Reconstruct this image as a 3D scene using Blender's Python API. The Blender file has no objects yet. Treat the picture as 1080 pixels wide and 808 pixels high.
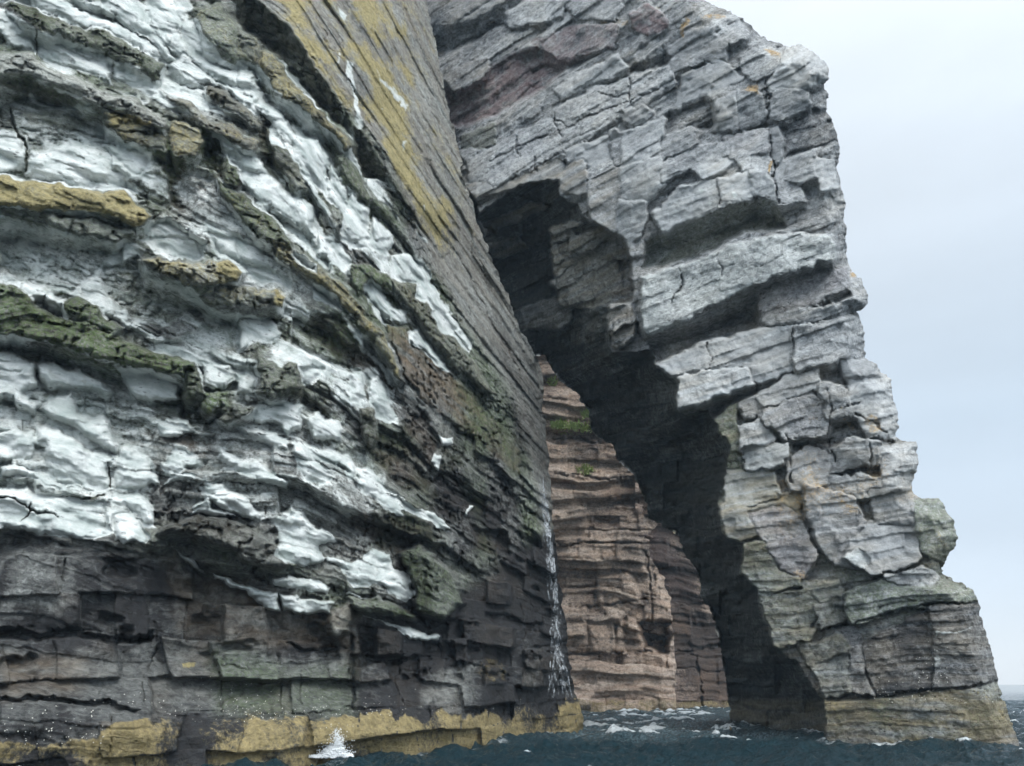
import bpy, math, random
import numpy as np
rng = np.random.default_rng(7)
random.seed(7)
scene = bpy.context.scene
col = scene.collection
F32 = np.float32
VEIL = .00045

# ------------------------------------------------------------------ camera
W0, H0, FPX, HOR, CZ = 1080.0, 808.0, 811.0, 722.0, 2.0
PITCH = math.atan((HOR - H0/2)/FPX)
CP, SP = math.cos(PITCH), math.sin(PITCH)
cd = bpy.data.cameras.new('camera'); cam = bpy.data.objects.new('camera', cd); col.objects.link(cam)
cam.location = (0, 0, CZ); cam.rotation_euler = (math.pi/2 + PITCH, 0, 0)
cd.sensor_width = 36; cd.lens = FPX/W0*36; cd.clip_start = .1; cd.clip_end = 20000
scene.camera = cam

def rays(px, py):
    x = (px - W0/2)/FPX; u = (H0/2 - py)/FPX
    return x, CP - u*SP, SP + u*CP

# ------------------------------------------------------------------ noise toolkit
TAB = rng.random((64, 64, 64)).astype(F32)
def vnoise(x, y, z):
    x = np.asarray(x, F32); y = np.asarray(y, F32); z = np.asarray(z, F32)
    xi = np.floor(x); yi = np.floor(y); zi = np.floor(z)
    fx = x-xi; fy = y-yi; fz = z-zi
    fx = fx*fx*(3-2*fx); fy = fy*fy*(3-2*fy); fz = fz*fz*(3-2*fz)
    x0 = xi.astype(np.int32) & 63; y0 = yi.astype(np.int32) & 63; z0 = zi.astype(np.int32) & 63
    x1 = (x0+1) & 63; y1 = (y0+1) & 63; z1 = (z0+1) & 63
    a = TAB[x0,y0,z0]; b = TAB[x1,y0,z0]; a = a+(b-a)*fx
    c = TAB[x0,y1,z0]; d = TAB[x1,y1,z0]; c = c+(d-c)*fx
    e = a+(c-a)*fy
    a = TAB[x0,y0,z1]; b = TAB[x1,y0,z1]; a = a+(b-a)*fx
    c = TAB[x0,y1,z1]; d = TAB[x1,y1,z1]; c = c+(d-c)*fx
    g = a+(c-a)*fy
    return (e+(g-e)*fz)*2-1
def fbm(p, s, o=4, seed=0., rough=.5):
    x, y, z = p; a = 1.; t = 0.; n = 0.; f = 1./s
    for k in range(o):
        t = t + a*vnoise(x*f+seed+k*7.3, y*f+seed*1.7+k*3.1, z*f+seed*.6+k*11.7); n += a; a *= rough; f *= 2.03
    return t/n*1.6
def ridged(p, s, o=3, seed=0.):
    x, y, z = p; a = 1.; t = 0.; n = 0.; f = 1./s
    for k in range(o):
        t = t + a*(1-np.abs(vnoise(x*f+seed+k*7.3, y*f+seed*1.7, z*f+seed*.6+k*5)*1.8)); n += a; a *= .5; f *= 2.1
    return t/n
def sstep(a, b, v):
    t = np.clip((v-a)/(b-a), 0, 1); return t*t*(3-2*t)
HT = rng.random((256, 256, 4)).astype(F32)
def brick(b, s, th, w, seed=0, gb=.10, gs=.06):
    """bedding with joints: offset, groove depth 0-1, per block random numbers"""
    bi = np.floor(b/th).astype(np.int32); fb = b/th-bi
    r = HT[bi & 255, (seed*37) & 255]
    ww = w*(.5+1.6*r[..., 0])
    q = s/ww + r[..., 1]*17
    ci = np.floor(q).astype(np.int32); fs = q-ci
    h = HT[bi & 255, (ci*7+seed*11) & 255]
    eb = np.minimum(fb, 1-fb)*th; es = np.minimum(fs, 1-fs)*ww
    wob = .5+.5*vnoise(b*.9+seed, s*.55, np.full_like(b, seed*1.3)); wob = sstep(.35, .8, wob)
    groove = np.maximum((1-sstep(0, gb*.8, eb))*wob*(.3+.7*r[..., 3]), (1-sstep(0, gs*.8, es))*(h[..., 3] > .55)*(.3+.7*wob))
    off = (r[..., 2]-.5)*1.0 + (h[..., 0]-.5)*.8
    return off, groove, h, fb

# ------------------------------------------------------------------ picture tiles used while measuring the photograph
TILES = {'T1': (0,0,300/898), 'T2': (0,250,300/898), 'T3': (0,520,320/898), 'T4': (250,0,300/898), 'T5': (250,250,300/898), 'T6': (300,520,320/898),
         'A1': (450,0,300/898), 'A2': (700,0,380/1080), 'A3': (480,250,300/898), 'A4': (680,250,400/1080), 'A6': (720,500,360/944),
         'U1': (0,400,220/1077), 'U2': (200,380,220/1077), 'U4': (840,560,240/1077), 'P': (0,0,1.)}
def pts(t, s):
    ox, oy, k = TILES[t]
    return np.array([[ox+k*float(a.split(',')[0]), oy+k*float(a.split(',')[1])] for a in s.split()])

class Patch:
    """A rock surface sampled on a fine grid of sight lines; t = distance along each, reshaped by relief in metres"""
    def __init__(s, x0, x1, y0, y1, step):
        s.step = step
        xs = np.arange(x0, x1+.01, step); ys = np.arange(y0, y1+.01, step)
        s.x0, s.y0 = x0, y0
        s.PX, s.PY = [a.astype(F32) for a in np.meshgrid(xs, ys)]
        s.rx, s.ry, s.rz = rays(s.PX, s.PY)
        z = np.zeros_like(s.PX)
        s.ch = {k: z.copy() for k in ('guano','lichen','tone','weed','red','green','brown','wet','smooth')}
        s.prot = z.copy(); s.label = np.zeros(s.PX.shape, np.int32); s.parts = {}
    def base(s, t):
        s.t = t.astype(F32); s.P = (s.rx*t, s.ry*t, s.rz*t+CZ)
    def warp(s, amp, size, seed=0):
        n = lambda q: vnoise(s.PX/size, s.PY/size, q)+.6*vnoise(s.PX/size*2.3, s.PY/size*2.3, q+5)+.35*vnoise(s.PX/size*5, s.PY/size*5, q+9)
        s.QX = s.PX+amp*n(np.full_like(s.PX, .5+seed)); s.QY = s.PY+amp*n(np.full_like(s.PX, 20.5+seed))
    def sdf(s, poly, pad=14, closed=True, warped=True):
        ax, ay = poly.min(0)-pad; bx, by = poly.max(0)+pad
        j0 = max(0, int((ax-s.x0)/s.step)); j1 = min(s.PX.shape[1], int((bx-s.x0)/s.step)+2)
        i0 = max(0, int((ay-s.y0)/s.step)); i1 = min(s.PX.shape[0], int((by-s.y0)/s.step)+2)
        if j1 <= j0+1 or i1 <= i0+1: return None, None
        sl = (slice(i0, i1), slice(j0, j1))
        X = (s.QX if warped else s.PX)[sl]; Y = (s.QY if warped else s.PY)[sl]
        d = np.full(X.shape, 1e9, F32); ins = np.zeros(X.shape, bool)
        n = len(poly)
        for k in range(n if closed else n-1):
            (x1, y1), (x2, y2) = poly[k], poly[(k+1) % n]
            ex, ey = x2-x1, y2-y1; l2 = ex*ex+ey*ey+1e-9
            h = np.clip(((X-x1)*ex+(Y-y1)*ey)/l2, 0, 1)
            d = np.minimum(d, (X-x1-h*ex)**2+(Y-y1-h*ey)**2)
            if closed and y1 != y2:
                c = ((Y < y1) != (Y < y2)) & (X < ex*(Y-y1)/ey+x1)
                ins ^= c
        d = np.sqrt(d)
        return sl, (np.where(ins, d, -d) if closed else d)
    def mark(s, sl, d, name, label=None):
        k = len(s.parts)+1; s.parts[k] = (name, label)
        sub = s.label[sl]; sub[d > 0] = k
    def put(s, ch, sl, m, v=1.):
        a = s.ch[ch][sl]; a += (v-a)*np.clip(m, 0, 1)
    def undersides(s, gmul=1.1, gside=.3):
        """no surface may fall back faster than a level underside seen from below: gives every ledge its real soffit"""
        rn = np.maximum(s.rz, .13)
        g = s.step*s.t/(FPX*rn)*gmul*(1+.35*fbm(s.P, 2.5, 2, 3.3))
        p = s.prot; p0 = p.copy()
        for i in range(1, p.shape[0]):
            p[i] = np.maximum(p[i], p[i-1]-g[i])
        gs = gside*s.step
        for j in range(1, p.shape[1]): p[:, j] = np.maximum(p[:, j], p[:, j-1]-gs)
        for j in range(p.shape[1]-2, -1, -1): p[:, j] = np.maximum(p[:, j], p[:, j+1]-gs)
        so = sstep(.04, .3, p-p0); q = p.copy()
        for k in range(6):
            q[:, 1:-1] = (q[:, :-2]+q[:, 1:-1]*2+q[:, 2:])*.25
        p += so*(q-p)
        x, y, z = s.P
        p += so*(.30*fbm((x, y, z), 1.1, 4, 91., .6)+.14*(1-ridged((x, y, z), .5, 2, 92.)))
    def mask_from(s, poly, amp=2.5, size=9., seed=3):
        s.warp(amp, size, seed)
        sl, d = s.sdf(poly, 3000, True)
        return d
    def build(s, root, sd, mat, main, back=8., backname='rear_rock', strat=None, rim=None):
        mask = sd > 0
        t = s.t-s.prot
        fm = mask[:-1,:-1] & mask[1:,:-1] & mask[:-1,1:] & mask[1:,1:]
        n0, n1 = mask.shape
        idx = np.arange(n0*n1).reshape(n0, n1)
        quads = np.stack([idx[:-1,:-1], idx[1:,:-1], idx[1:,1:], idx[:-1,1:]], -1)[fm]
        e = np.concatenate([quads[:, [0,1]], quads[:, [1,2]], quads[:, [2,3]], quads[:, [3,0]]])
        key = np.sort(e, 1); _, first, cnt = np.unique(key[:,0].astype(np.int64)*n0*n1+key[:,1], return_index=True, return_counts=True)
        be = e[first[cnt == 1]]
        gy, gx = np.gradient(sd, s.step); gl = np.maximum(np.hypot(gx, gy), .5)
        bnd = np.zeros(n0*n1, bool); bnd[be.ravel()] = True; bnd = bnd.reshape(n0, n1) & (sd < s.step*2.5)
        s.PX = np.where(bnd, s.PX-gx/gl/gl*sd, s.PX).astype(F32); s.PY = np.where(bnd, s.PY-gy/gl/gl*sd, s.PY).astype(F32)
        s.rx, s.ry, s.rz = rays(s.PX, s.PY)
        X, Y, Z = s.rx*t, s.ry*t, s.rz*t+CZ
        L2_ = np.where(fm, s.label[:-1,:-1], -1)
        def comps(Lb):
            c_ = np.arange(Lb.size).reshape(Lb.shape)
            hs, vs_ = Lb[:, 1:] == Lb[:, :-1], Lb[1:] == Lb[:-1]
            while True:
                o_ = c_.copy()
                m_ = np.where(hs, np.minimum(c_[:, 1:], c_[:, :-1]), 0); c_[:, 1:] = np.where(hs, m_, c_[:, 1:]); c_[:, :-1] = np.where(hs, np.minimum(m_, c_[:, :-1]), c_[:, :-1])
                m_ = np.where(vs_, np.minimum(c_[1:], c_[:-1]), 0); c_[1:] = np.where(vs_, m_, c_[1:]); c_[:-1] = np.where(vs_, np.minimum(m_, c_[:-1]), c_[:-1])
                f_ = c_.ravel(); f_ = f_[f_]; f_ = f_[f_]; c_ = f_.reshape(c_.shape)
                if (c_ == o_).all(): return c_
        for rep in range(4):                      # crumbs join the piece beside them
            c_ = comps(L2_); n_ = np.bincount(c_.ravel(), minlength=c_.size)[c_]
            sm_ = (n_ < 130) & (L2_ >= 0)
            if not sm_.any(): break
            for k_ in range(14):
                for sh in ((0,1),(1,0),(0,-1),(-1,0)):
                    nb_ = np.roll(L2_, sh, (0,1)); ok = sm_ & (np.roll(~sm_, sh, (0,1))) & (nb_ >= 0)
                    L2_ = np.where(ok, nb_, L2_); sm_ = sm_ & ~ok
        c_ = comps(L2_); lab = L2_[fm]; cmp_ = c_[fm]
        co = np.stack([X, Y, Z], -1).reshape(-1, 3).astype(F32)
        c = s.ch
        A = np.stack([c['guano'], c['lichen'], c['tone'], np.ones_like(t)], -1).reshape(-1, 4).astype(F32)
        B = np.stack([c['weed'], c['red'], c['green'], np.ones_like(t)], -1).reshape(-1, 4).astype(F32)
        C = np.stack([c['brown'], c['wet'], c['smooth'], np.ones_like(t)], -1).reshape(-1, 4).astype(F32)
        S = np.stack(strat, -1).reshape(-1, 3).astype(F32)
        out = []
        for k in [0]+sorted(s.parts):
          for cid in np.unique(cmp_[lab == k]):
            q = quads[(lab == k) & (cmp_ == cid)]
            nm, lb = (main, None) if k == 0 else s.parts[k]
            u, inv = np.unique(q, return_inverse=True)
            o = mesh_obj(nm, co[u], inv.reshape(-1, 4), mat, root, dict(ma=A[u], mb=B[u], mc=C[u]), dict(strat=S[u]))
            if lb: o['label'] = lb
            out.append(o)
        # rear: rim walls running back from the outline, closed by a coarse back face
        u, inv = np.unique(be, return_inverse=True); inv = inv.reshape(-1, 2); n = len(u)
        bx, by = s.PX.ravel()[u], s.PY.ravel()[u]; sb_ = np.clip(sd, -60, 60).astype(np.float64)
        for ax in (0, 1):
            for rep in range(2):
                cs = np.cumsum(np.pad(sb_, [(13, 12) if ax == 0 else (0, 0), (13, 12) if ax == 1 else (0, 0)], mode='edge'), ax)
                sb_ = (cs[25:]-cs[:-25])/25 if ax == 0 else (cs[:, 25:]-cs[:, :-25])/25
        by_, bx_ = np.gradient(sb_, s.step); bl_ = np.maximum(np.hypot(bx_, by_), .35); ux, uy = (bx_/bl_).ravel()[u], (by_/bl_).ravel()[u]
        tf = t.ravel()[u]; tb = s.t.ravel()[u]+back; K = 14; lay_ = [co[u] if False else np.stack([X, Y, Z], -1).reshape(-1, 3)[u]]; fq = []
        for k in range(1, K+1):
            f = k/K; tt = tf+(tb-tf)*f; q0 = rays(bx, by); q0 = [c_*tt for c_ in q0]
            sh = 8*f**.7+3.5*f**.5*(vnoise(q0[0]/1.4, q0[1]/1.4, q0[2]/.7)+.6*vnoise(q0[0]/.6, q0[1]/.6, q0[2]/.3)+.9)
            sh = np.maximum(sh, 0)*(rim(bx, by) if rim else 0.)
            ii = np.clip(((by+uy*sh-s.y0)/s.step).round().astype(int), 0, n0-1); jj = np.clip(((bx+ux*sh-s.x0)/s.step).round().astype(int), 0, n1-1)
            sh = np.where(sd[ii, jj] > .35*sh, sh, 0)
            wx, wy, wz = rays(bx+ux*sh, by+uy*sh); lay_.append(np.stack([wx*tt, wy*tt, wz*tt+CZ], -1))
            fq.append(np.stack([inv[:,1]+(k-1)*n, inv[:,0]+(k-1)*n, inv[:,0]+k*n, inv[:,1]+k*n], -1))
        vc = np.concatenate(lay_).astype(F32); fq = np.concatenate(fq)
        k = 7; mm = (sd > 20)[::k, ::k]; f2 = mm[:-1,:-1] & mm[1:,:-1] & mm[:-1,1:] & mm[1:,1:]
        id2 = np.arange(mm.size).reshape(mm.shape)
        q2 = np.stack([id2[:-1,:-1], id2[:-1,1:], id2[1:,1:], id2[1:,:-1]], -1)[f2]
        t2 = (s.t+back)[::k, ::k]
        c2 = np.stack([s.rx[::k,::k]*t2, s.ry[::k,::k]*t2, s.rz[::k,::k]*t2+CZ], -1).reshape(-1, 3)
        vv = np.concatenate([vc, c2]); ff = np.concatenate([fq, q2+len(vc)])
        m = len(vv); a = np.tile(np.array([0,0,.45,1], F32), (m,1)); a[:, 2] += .25*vnoise(vv[:,0]/2, vv[:,1]/2, vv[:,2]/.8); b = np.tile(np.array([0,0,0,1], F32), (m,1)); cc = np.tile(np.array([.3,.2,0,1], F32), (m,1))
        mesh_obj(backname, vv, ff, mat, root, dict(ma=a, mb=b, mc=cc), dict(strat=vv.astype(F32)))
        s.final = t
        return out
    def at(s, px, py, off=0.):
        i = int(round((py-s.y0)/s.step)); j = int(round((px-s.x0)/s.step))
        i = min(max(i, 0), s.PX.shape[0]-1); j = min(max(j, 0), s.PX.shape[1]-1)
        x, y, z = rays(px, py); t = float(s.final[i, j])-off
        return np.array([x*t, y*t, z*t+CZ])

def mesh_obj(name, co, faces, mat, parent=None, colors=None, vecs=None, smooth=True):
    me = bpy.data.meshes.new(name); nv, nf, k = len(co), len(faces), faces.shape[1]
    me.vertices.add(nv); me.vertices.foreach_set('co', np.ascontiguousarray(co, F32).ravel())
    me.loops.add(nf*k); me.loops.foreach_set('vertex_index', np.ascontiguousarray(faces, np.int32).ravel())
    me.polygons.add(nf); me.polygons.foreach_set('loop_start', np.arange(0, nf*k, k, dtype=np.int32))
    me.update(calc_edges=True)
    me.polygons.foreach_set('use_smooth', np.full(nf, smooth))
    for n, v in (colors or {}).items():
        a = me.attributes.new(n, 'FLOAT_COLOR', 'POINT'); a.data.foreach_set('color', np.ascontiguousarray(v, F32).ravel())
    for n, v in (vecs or {}).items():
        a = me.attributes.new(n, 'FLOAT_VECTOR', 'POINT'); a.data.foreach_set('vector', np.ascontiguousarray(v, F32).ravel())
    me.materials.append(mat); me.update()
    o = bpy.data.objects.new(name, me); col.objects.link(o)
    if parent: o.parent = parent; o.matrix_parent_inverse = parent.matrix_world.inverted()
    return o
def thing(name, label, cat, loc=(0,0,0), group=None):
    o = bpy.data.objects.new(name, None); o.empty_display_size = 1; o.location = loc; col.objects.link(o)
    o['label'] = label; o['category'] = cat
    if group: o['group'] = group
    bpy.context.view_layer.update()
    return o

# ------------------------------------------------------------------ materials
class NT:
    def __init__(s, name):
        s.m = bpy.data.materials.new(name); s.m.use_nodes = True; s.t = s.m.node_tree; s.t.nodes.clear()
        s.out = s.n('ShaderNodeOutputMaterial'); s.bsdf = s.n('ShaderNodeBsdfPrincipled'); s.l(s.bsdf.outputs[0], s.out.inputs[0])
    def n(s, ty, **kw):
        o = s.t.nodes.new(ty)
        for k, v in kw.items(): setattr(o, k, v)
        return o
    def l(s, a, b): s.t.links.new(a, b)
    def set(s, sock, v):
        if hasattr(v, 'is_linked') or isinstance(v, bpy.types.NodeSocket): s.l(v, sock)
        else: sock.default_value = v
    def math(s, op, a, b=0., c=None, clamp=False):
        o = s.n('ShaderNodeMath', operation=op, use_clamp=clamp); s.set(o.inputs[0], a); s.set(o.inputs[1], b)
        if c is not None: s.set(o.inputs[2], c)
        return o.outputs[0]
    def mix(s, f, a, b, mode='MIX'):
        o = s.n('ShaderNodeMix', data_type='RGBA', blend_type=mode); s.set(o.inputs[0], f)
        for k, v in ((6, a), (7, b)): s.set(o.inputs[k], v if not isinstance(v, tuple) else (*v, 1.))
        return o.outputs[2]
    def noise(s, vec, sc, det=4., rough=.6, dist=0.):
        o = s.n('ShaderNodeTexNoise'); s.l(vec, o.inputs['Vector']); o.inputs['Scale'].default_value = sc; o.inputs['Detail'].default_value = det
        o.inputs['Roughness'].default_value = rough; o.inputs['Distortion'].default_value = dist
        return o.outputs[0]
    def ss(s, v, a, b):
        o = s.n('ShaderNodeMapRange', interpolation_type='SMOOTHSTEP'); s.set(o.inputs[0], v); s.set(o.inputs[1], a); s.set(o.inputs[2], b)
        return o.outputs[0]
    def attr(s, name): return s.n('ShaderNodeAttribute', attribute_name=name)
    def scalev(s, v, k):
        o = s.n('ShaderNodeVectorMath', operation='MULTIPLY'); s.l(v, o.inputs[0]); o.inputs[1].default_value = k; return o.outputs[0]

def rock_material(name, dark, light, brownc=(.17,.115,.07), lich=(.35,.295,.12), bump=.7, redc=(.17,.085,.085), spec=.3, guanoc=(.64,.66,.64)):
    N = NT(name)
    a = N.attr('ma'); b = N.attr('mb'); c = N.attr('mc'); st = N.attr('strat')
    sa = N.n('ShaderNodeSeparateColor'); N.l(a.outputs[0], sa.inputs[0])
    sb = N.n('ShaderNodeSeparateColor'); N.l(b.outputs[0], sb.inputs[0])
    sc = N.n('ShaderNodeSeparateColor'); N.l(c.outputs[0], sc.inputs[0])
    g, li, tone = sa.outputs; we, rd, gr = sb.outputs; br, wet, smo = sc.outputs
    geo = N.n('ShaderNodeNewGeometry'); pos = geo.outputs['Position']
    n1 = N.noise(pos, 1.3, 6, .65, .3); n2 = N.noise(pos, 9., 5, .7); lay = N.noise(N.scalev(st.outputs[1], (.7, 9., .7)), 1., 5, .65)
    lay2 = N.noise(N.scalev(st.outputs[1], (.35, 2.2, .35)), 1., 4, .6)
    n3 = N.noise(pos, 30., 3, .7)
    n4 = N.noise(pos, 4., 6, .72, .6); n5 = N.noise(N.scalev(st.outputs[1], (1.6, 5., 1.6)), 1., 6, .7, .5)
    sm = N.math('ADD', N.math('ADD', N.math('MULTIPLY', n1, .9), N.math('MULTIPLY', lay, .9)), N.math('ADD', N.math('MULTIPLY', n4, 1.1), N.math('MULTIPLY', n5, .9)))
    tv = N.math('ADD', tone, N.math('MULTIPLY', N.math('SUBTRACT', sm, 1.9), N.math('SUBTRACT', .6, N.math('MULTIPLY', smo, .3))), clamp=True)
    base = N.mix(tv, dark, light)
    base = N.mix(N.math('MULTIPLY', br, N.ss(lay2, .25, .65)), base, brownc)
    base = N.mix(N.math('MULTIPLY', rd, N.ss(n1, .3, .6)), base, redc)
    base = N.mix(N.math('MULTIPLY', gr, N.ss(n2, .35, .6)), base, (.075,.115,.035))
    lm = N.ss(N.math('ADD', li, N.math('MULTIPLY', N.math('SUBTRACT', N.math('ADD', N.math('MULTIPLY', n1, .6), N.math('MULTIPLY', n2, .5)), .55), 1.9)), .32, .88)
    base = N.mix(N.math('MULTIPLY', lm, .9), base, N.mix(n2, (lich[0]*.55, lich[1]*.6, lich[2]*.9), (lich[0]*1.15, lich[1]*1.1, lich[2])))
    wm = N.ss(N.math('ADD', we, N.math('MULTIPLY', N.math('SUBTRACT', N.math('ADD', N.math('MULTIPLY', n1, .5), N.math('MULTIPLY', n2, .6)), .55), 1.1)), .4, .65)
    base = N.mix(wm, base, N.mix(n2, (.075,.062,.04), (.39,.31,.14)))
    gm = N.ss(N.math('ADD', g, N.math('MULTIPLY', N.math('SUBTRACT', N.math('ADD', N.math('MULTIPLY', n1, .45), N.math('ADD', N.math('MULTIPLY', n2, .35), N.math('MULTIPLY', n5, .35))), .57), 1.7)), .30, .78)
    gc = N.mix(N.ss(N.math('ADD', N.math('MULTIPLY', lay2, .5), N.math('MULTIPLY', n1, .5)), .36, .62), (guanoc[0]*.5, guanoc[1]*.55, guanoc[2]*.54), guanoc)
    gc = N.mix(N.math('MULTIPLY', N.ss(n3, .52, .68), .2), gc, (.30,.31,.28))
    gc = N.mix(N.math('MULTIPLY', N.ss(n5, .50, .66), .55), gc, (.40,.43,.41)); gc = N.mix(N.math('MULTIPLY', N.ss(n4, .58, .72), .35), gc, (.36,.34,.25))
    base = N.mix(gm, base, gc)
    vo = N.n('ShaderNodeTexVoronoi'); vo.inputs['Scale'].default_value = 3.2; N.l(N.scalev(st.outputs[1], (1., 2.2, 1.)), vo.inputs['Vector'])
    pit = N.math('MULTIPLY', N.ss(N.math('ADD', vo.outputs['Distance'], N.math('MULTIPLY', N.math('SUBTRACT', n4, .5), 1.1)), .32, .12), N.ss(n1, .48, .62))
    mot = N.math('ADD', .62, N.math('MULTIPLY', N.ss(n4, .30, .70), .62))
    rg_ = N.math('SUBTRACT', 1., N.math('MULTIPLY', smo, .8)); mot = N.math('ADD', .92, N.math('MULTIPLY', N.math('SUBTRACT', mot, .92), rg_)); pit = N.math('MULTIPLY', pit, rg_)
    mot = N.math('MULTIPLY', N.math('ADD', N.math('MULTIPLY', gm, N.math('SUBTRACT', .97, mot)), mot), N.math('SUBTRACT', 1., N.math('MULTIPLY', pit, .55)))
    sv = N.n('ShaderNodeVectorMath', operation='SCALE'); N.l(base, sv.inputs[0]); N.l(mot, sv.inputs['Scale']); base = sv.outputs[0]
    N.l(base, N.bsdf.inputs['Base Color'])
    rgh = N.math('SUBTRACT', .92, N.math('MULTIPLY', wet, N.math('MULTIPLY', n1, .75)))
    N.l(rgh, N.bsdf.inputs['Roughness']); N.bsdf.inputs['Specular IOR Level'].default_value = spec
    hgt = N.math('ADD', N.math('SUBTRACT', N.math('ADD', N.math('MULTIPLY', n4, .7), N.math('MULTIPLY', n5, .35)), N.math('MULTIPLY', pit, .35)), N.math('ADD', N.math('MULTIPLY', n2, .22), N.math('ADD', N.math('MULTIPLY', lay, .3), N.math('MULTIPLY', n3, .06))))
    bp = N.n('ShaderNodeBump'); bp.inputs['Distance'].default_value = .355
    N.l(N.math('MULTIPLY', N.math('ADD', .25, N.math('MULTIPLY', rg_, .75)), N.math('SUBTRACT', bump, N.math('MULTIPLY', gm, bump*.5))), bp.inputs['Strength']); N.l(hgt, bp.inputs['Height'])
    N.l(bp.outputs[0], N.bsdf.inputs['Normal'])
    return N.m

M_left = rock_material('sea_cliff_rock', (.022,.022,.023), (.37,.385,.36), brownc=(.155,.115,.075))
M_arch = rock_material('arch_rock', (.032,.037,.045), (.54,.56,.565), lich=(.46,.30,.10), brownc=(.22,.18,.12))
M_far = rock_material('brown_cliff_rock', (.055,.042,.036), (.54,.45,.37), brownc=(.30,.19,.12), bump=.8)

# ================================================================== LEFT CLIFF
L = Patch(-150, 640, -160, 860, 1.25)
n1 = (-.37, .93); c1 = 26.6; k1 = .14
n2 = (-.826, .564); c2 = 20.3; k2 = .14
def plane_t(p, n, c, k): return (c+k*CZ)/np.maximum(n[0]*p.rx+n[1]*p.ry-k*p.rz, .12)
t1 = plane_t(L, n1, c1, k1); t2 = plane_t(L, n2, c2, k2)
dt = t1-t2; L.base(np.maximum(t1, t2)+.9*np.exp(-(dt/2.2)**2))
xc = 300.
vp = 1650-850*sstep(240, 360, L.PX); wl = 1-sstep(250, 350, L.PX)
yc1 = 722+(L.PY-722)*(1650-xc)/(1650-np.minimum(L.PX, 900)); yc2 = 722+(L.PY-722)*(800-xc)/(800-np.minimum(L.PX, 660))
yc = yc1*wl+yc2*(1-wl)
bed = -(yc-722)*.036
slen = np.where(L.PX < xc, (L.PX-xc)*.036, 0)+np.where(L.PX >= xc, (L.PX-xc)*.036*(1+(L.PX-xc)/260), 0)
low_y = np.interp(L.PX, [-150,0,165,250,330,440,520,600], [556,560,585,610,640,650,600,540]).astype(F32)
low = sstep(-14, 14, L.PY-low_y)
slab_x = np.interp(L.PY, [-160,0,110,160,270,350,410,520,600], [130,275,360,407,452,497,537,566,580]).astype(F32)
slab = sstep(-8, 8, L.PX-slab_x)*(1-low)
big = fbm(L.P, 7., 3, 1.1); mid = fbm(L.P, 2.2, 4, 4.4); fine = fbm(L.P, .7, 4, 8.2)
bw = bed+.55*fbm(L.P, 5., 3, 2.)*(1-.75*slab)+.12*fine*(1-slab)
o1, g1, h1, f1 = brick(bw, slen, 1.5, 5., 1, .16, .12)
o2, g2, h2, f2 = brick(bw+.1*mid, slen, .42, 2.2, 2, .06, .05)
o3, g3, h3, f3 = brick(bed+.16*mid+.45*fbm(L.P, 6., 2, 78.)+.05*fine, slen+.25*mid+.35*fbm(L.P, 1.6, 2, 80.)+.12*bed, 1.35, 2.7, 3, .10, .10)      # the blocky wave-worn base
oF, gF, hF, _ = brick(bw+.07*mid+.03*fine, slen+.3*mid, .19, 1.3, 5, .04, .03); kF = sstep(-.35, .35, fbm(L.P, 1.6, 3, 19.))
mat_ = (1-low)*(1-slab)
p = big*.8+mat_*(o1*1.3-.15*g1+o2*.38-.08*g2+mid*.5+.22*oF*kF)+slab*(o1*.48+o2*.24+.08*oF*kF-.05*g2-.04*g1+mid*.14)+low*((h3[...,0]-.5)*1.15+o3*.35-.16*g3+o2*.12-.04*g2+mid*.38+.5*fbm(L.P, 3.5, 3, 77.)-.5*sstep(.35, .75, fbm((slen, bed*2., L.P[2]*.2), 1.6, 3, 79.))*sstep(745, 715, L.PY))
band_ = sstep(735, 765, L.PY)
p += 2.6*sstep(690, 775, L.PY)*sstep(590, 440, L.PX)
L.prot = p.astype(F32)
ch = L.ch
ch['tone'][:] = mat_*(.44+.30*mid+.2*(h2[...,1]-.5))+slab*(.60+.16*mid+.22*(h2[...,1]-.5))+low*(.10+.20*mid+.22*(h3[...,1]-.5))
ch['smooth'][:] = low*.2+slab*.2
ch['brown'][:] = mat_*.12+slab*.40+low*np.clip(.05+.35*mid+.45*(h3[...,2]-.6), 0, .6)
ch['wet'][:] = low*.6
ch['green'][:] = mat_*np.clip(.30+.7*fbm(L.P, 3., 3, 12.), 0, .75)
# pale encrusted rock between the solid white patches
zone = mat_*sstep(500, 380, L.PX)*sstep(-60, 0, L.PY)
strk = fbm((slen*.45, bw*1.6, L.P[2]*.12), 1.1, 4, 6.6)
ch['guano'][:] = zone*(.34+sstep(-.2, .4, strk)*.42)*sstep(600, 480, L.PY+.2*L.PX)
# yellow lichen over the leaning slab, thinning to the right
lx = np.interp(L.PY, [-160,0,150,270,400], [330,415,455,480,500]).astype(F32)
ch['lichen'][:] = slab*sstep(75, -45, L.PX-lx-14*mid)*sstep(330, 230, L.PY)*(.70+.40*fbm((slen*.3, bw*.6, L.P[2]*.2), .8, 4, 9.)+.75*fbm(L.P, 1.7, 4, 10., .6))
edge = sstep(.55, .95, f2)
ch['lichen'][:] = np.maximum(ch['lichen'], mat_*sstep(430, 330, L.PY)*(.46*sstep(.1, .7, fbm(L.P, 2.4, 3, 31.)))) 
L.warp(4.0, 16., 0)

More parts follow.
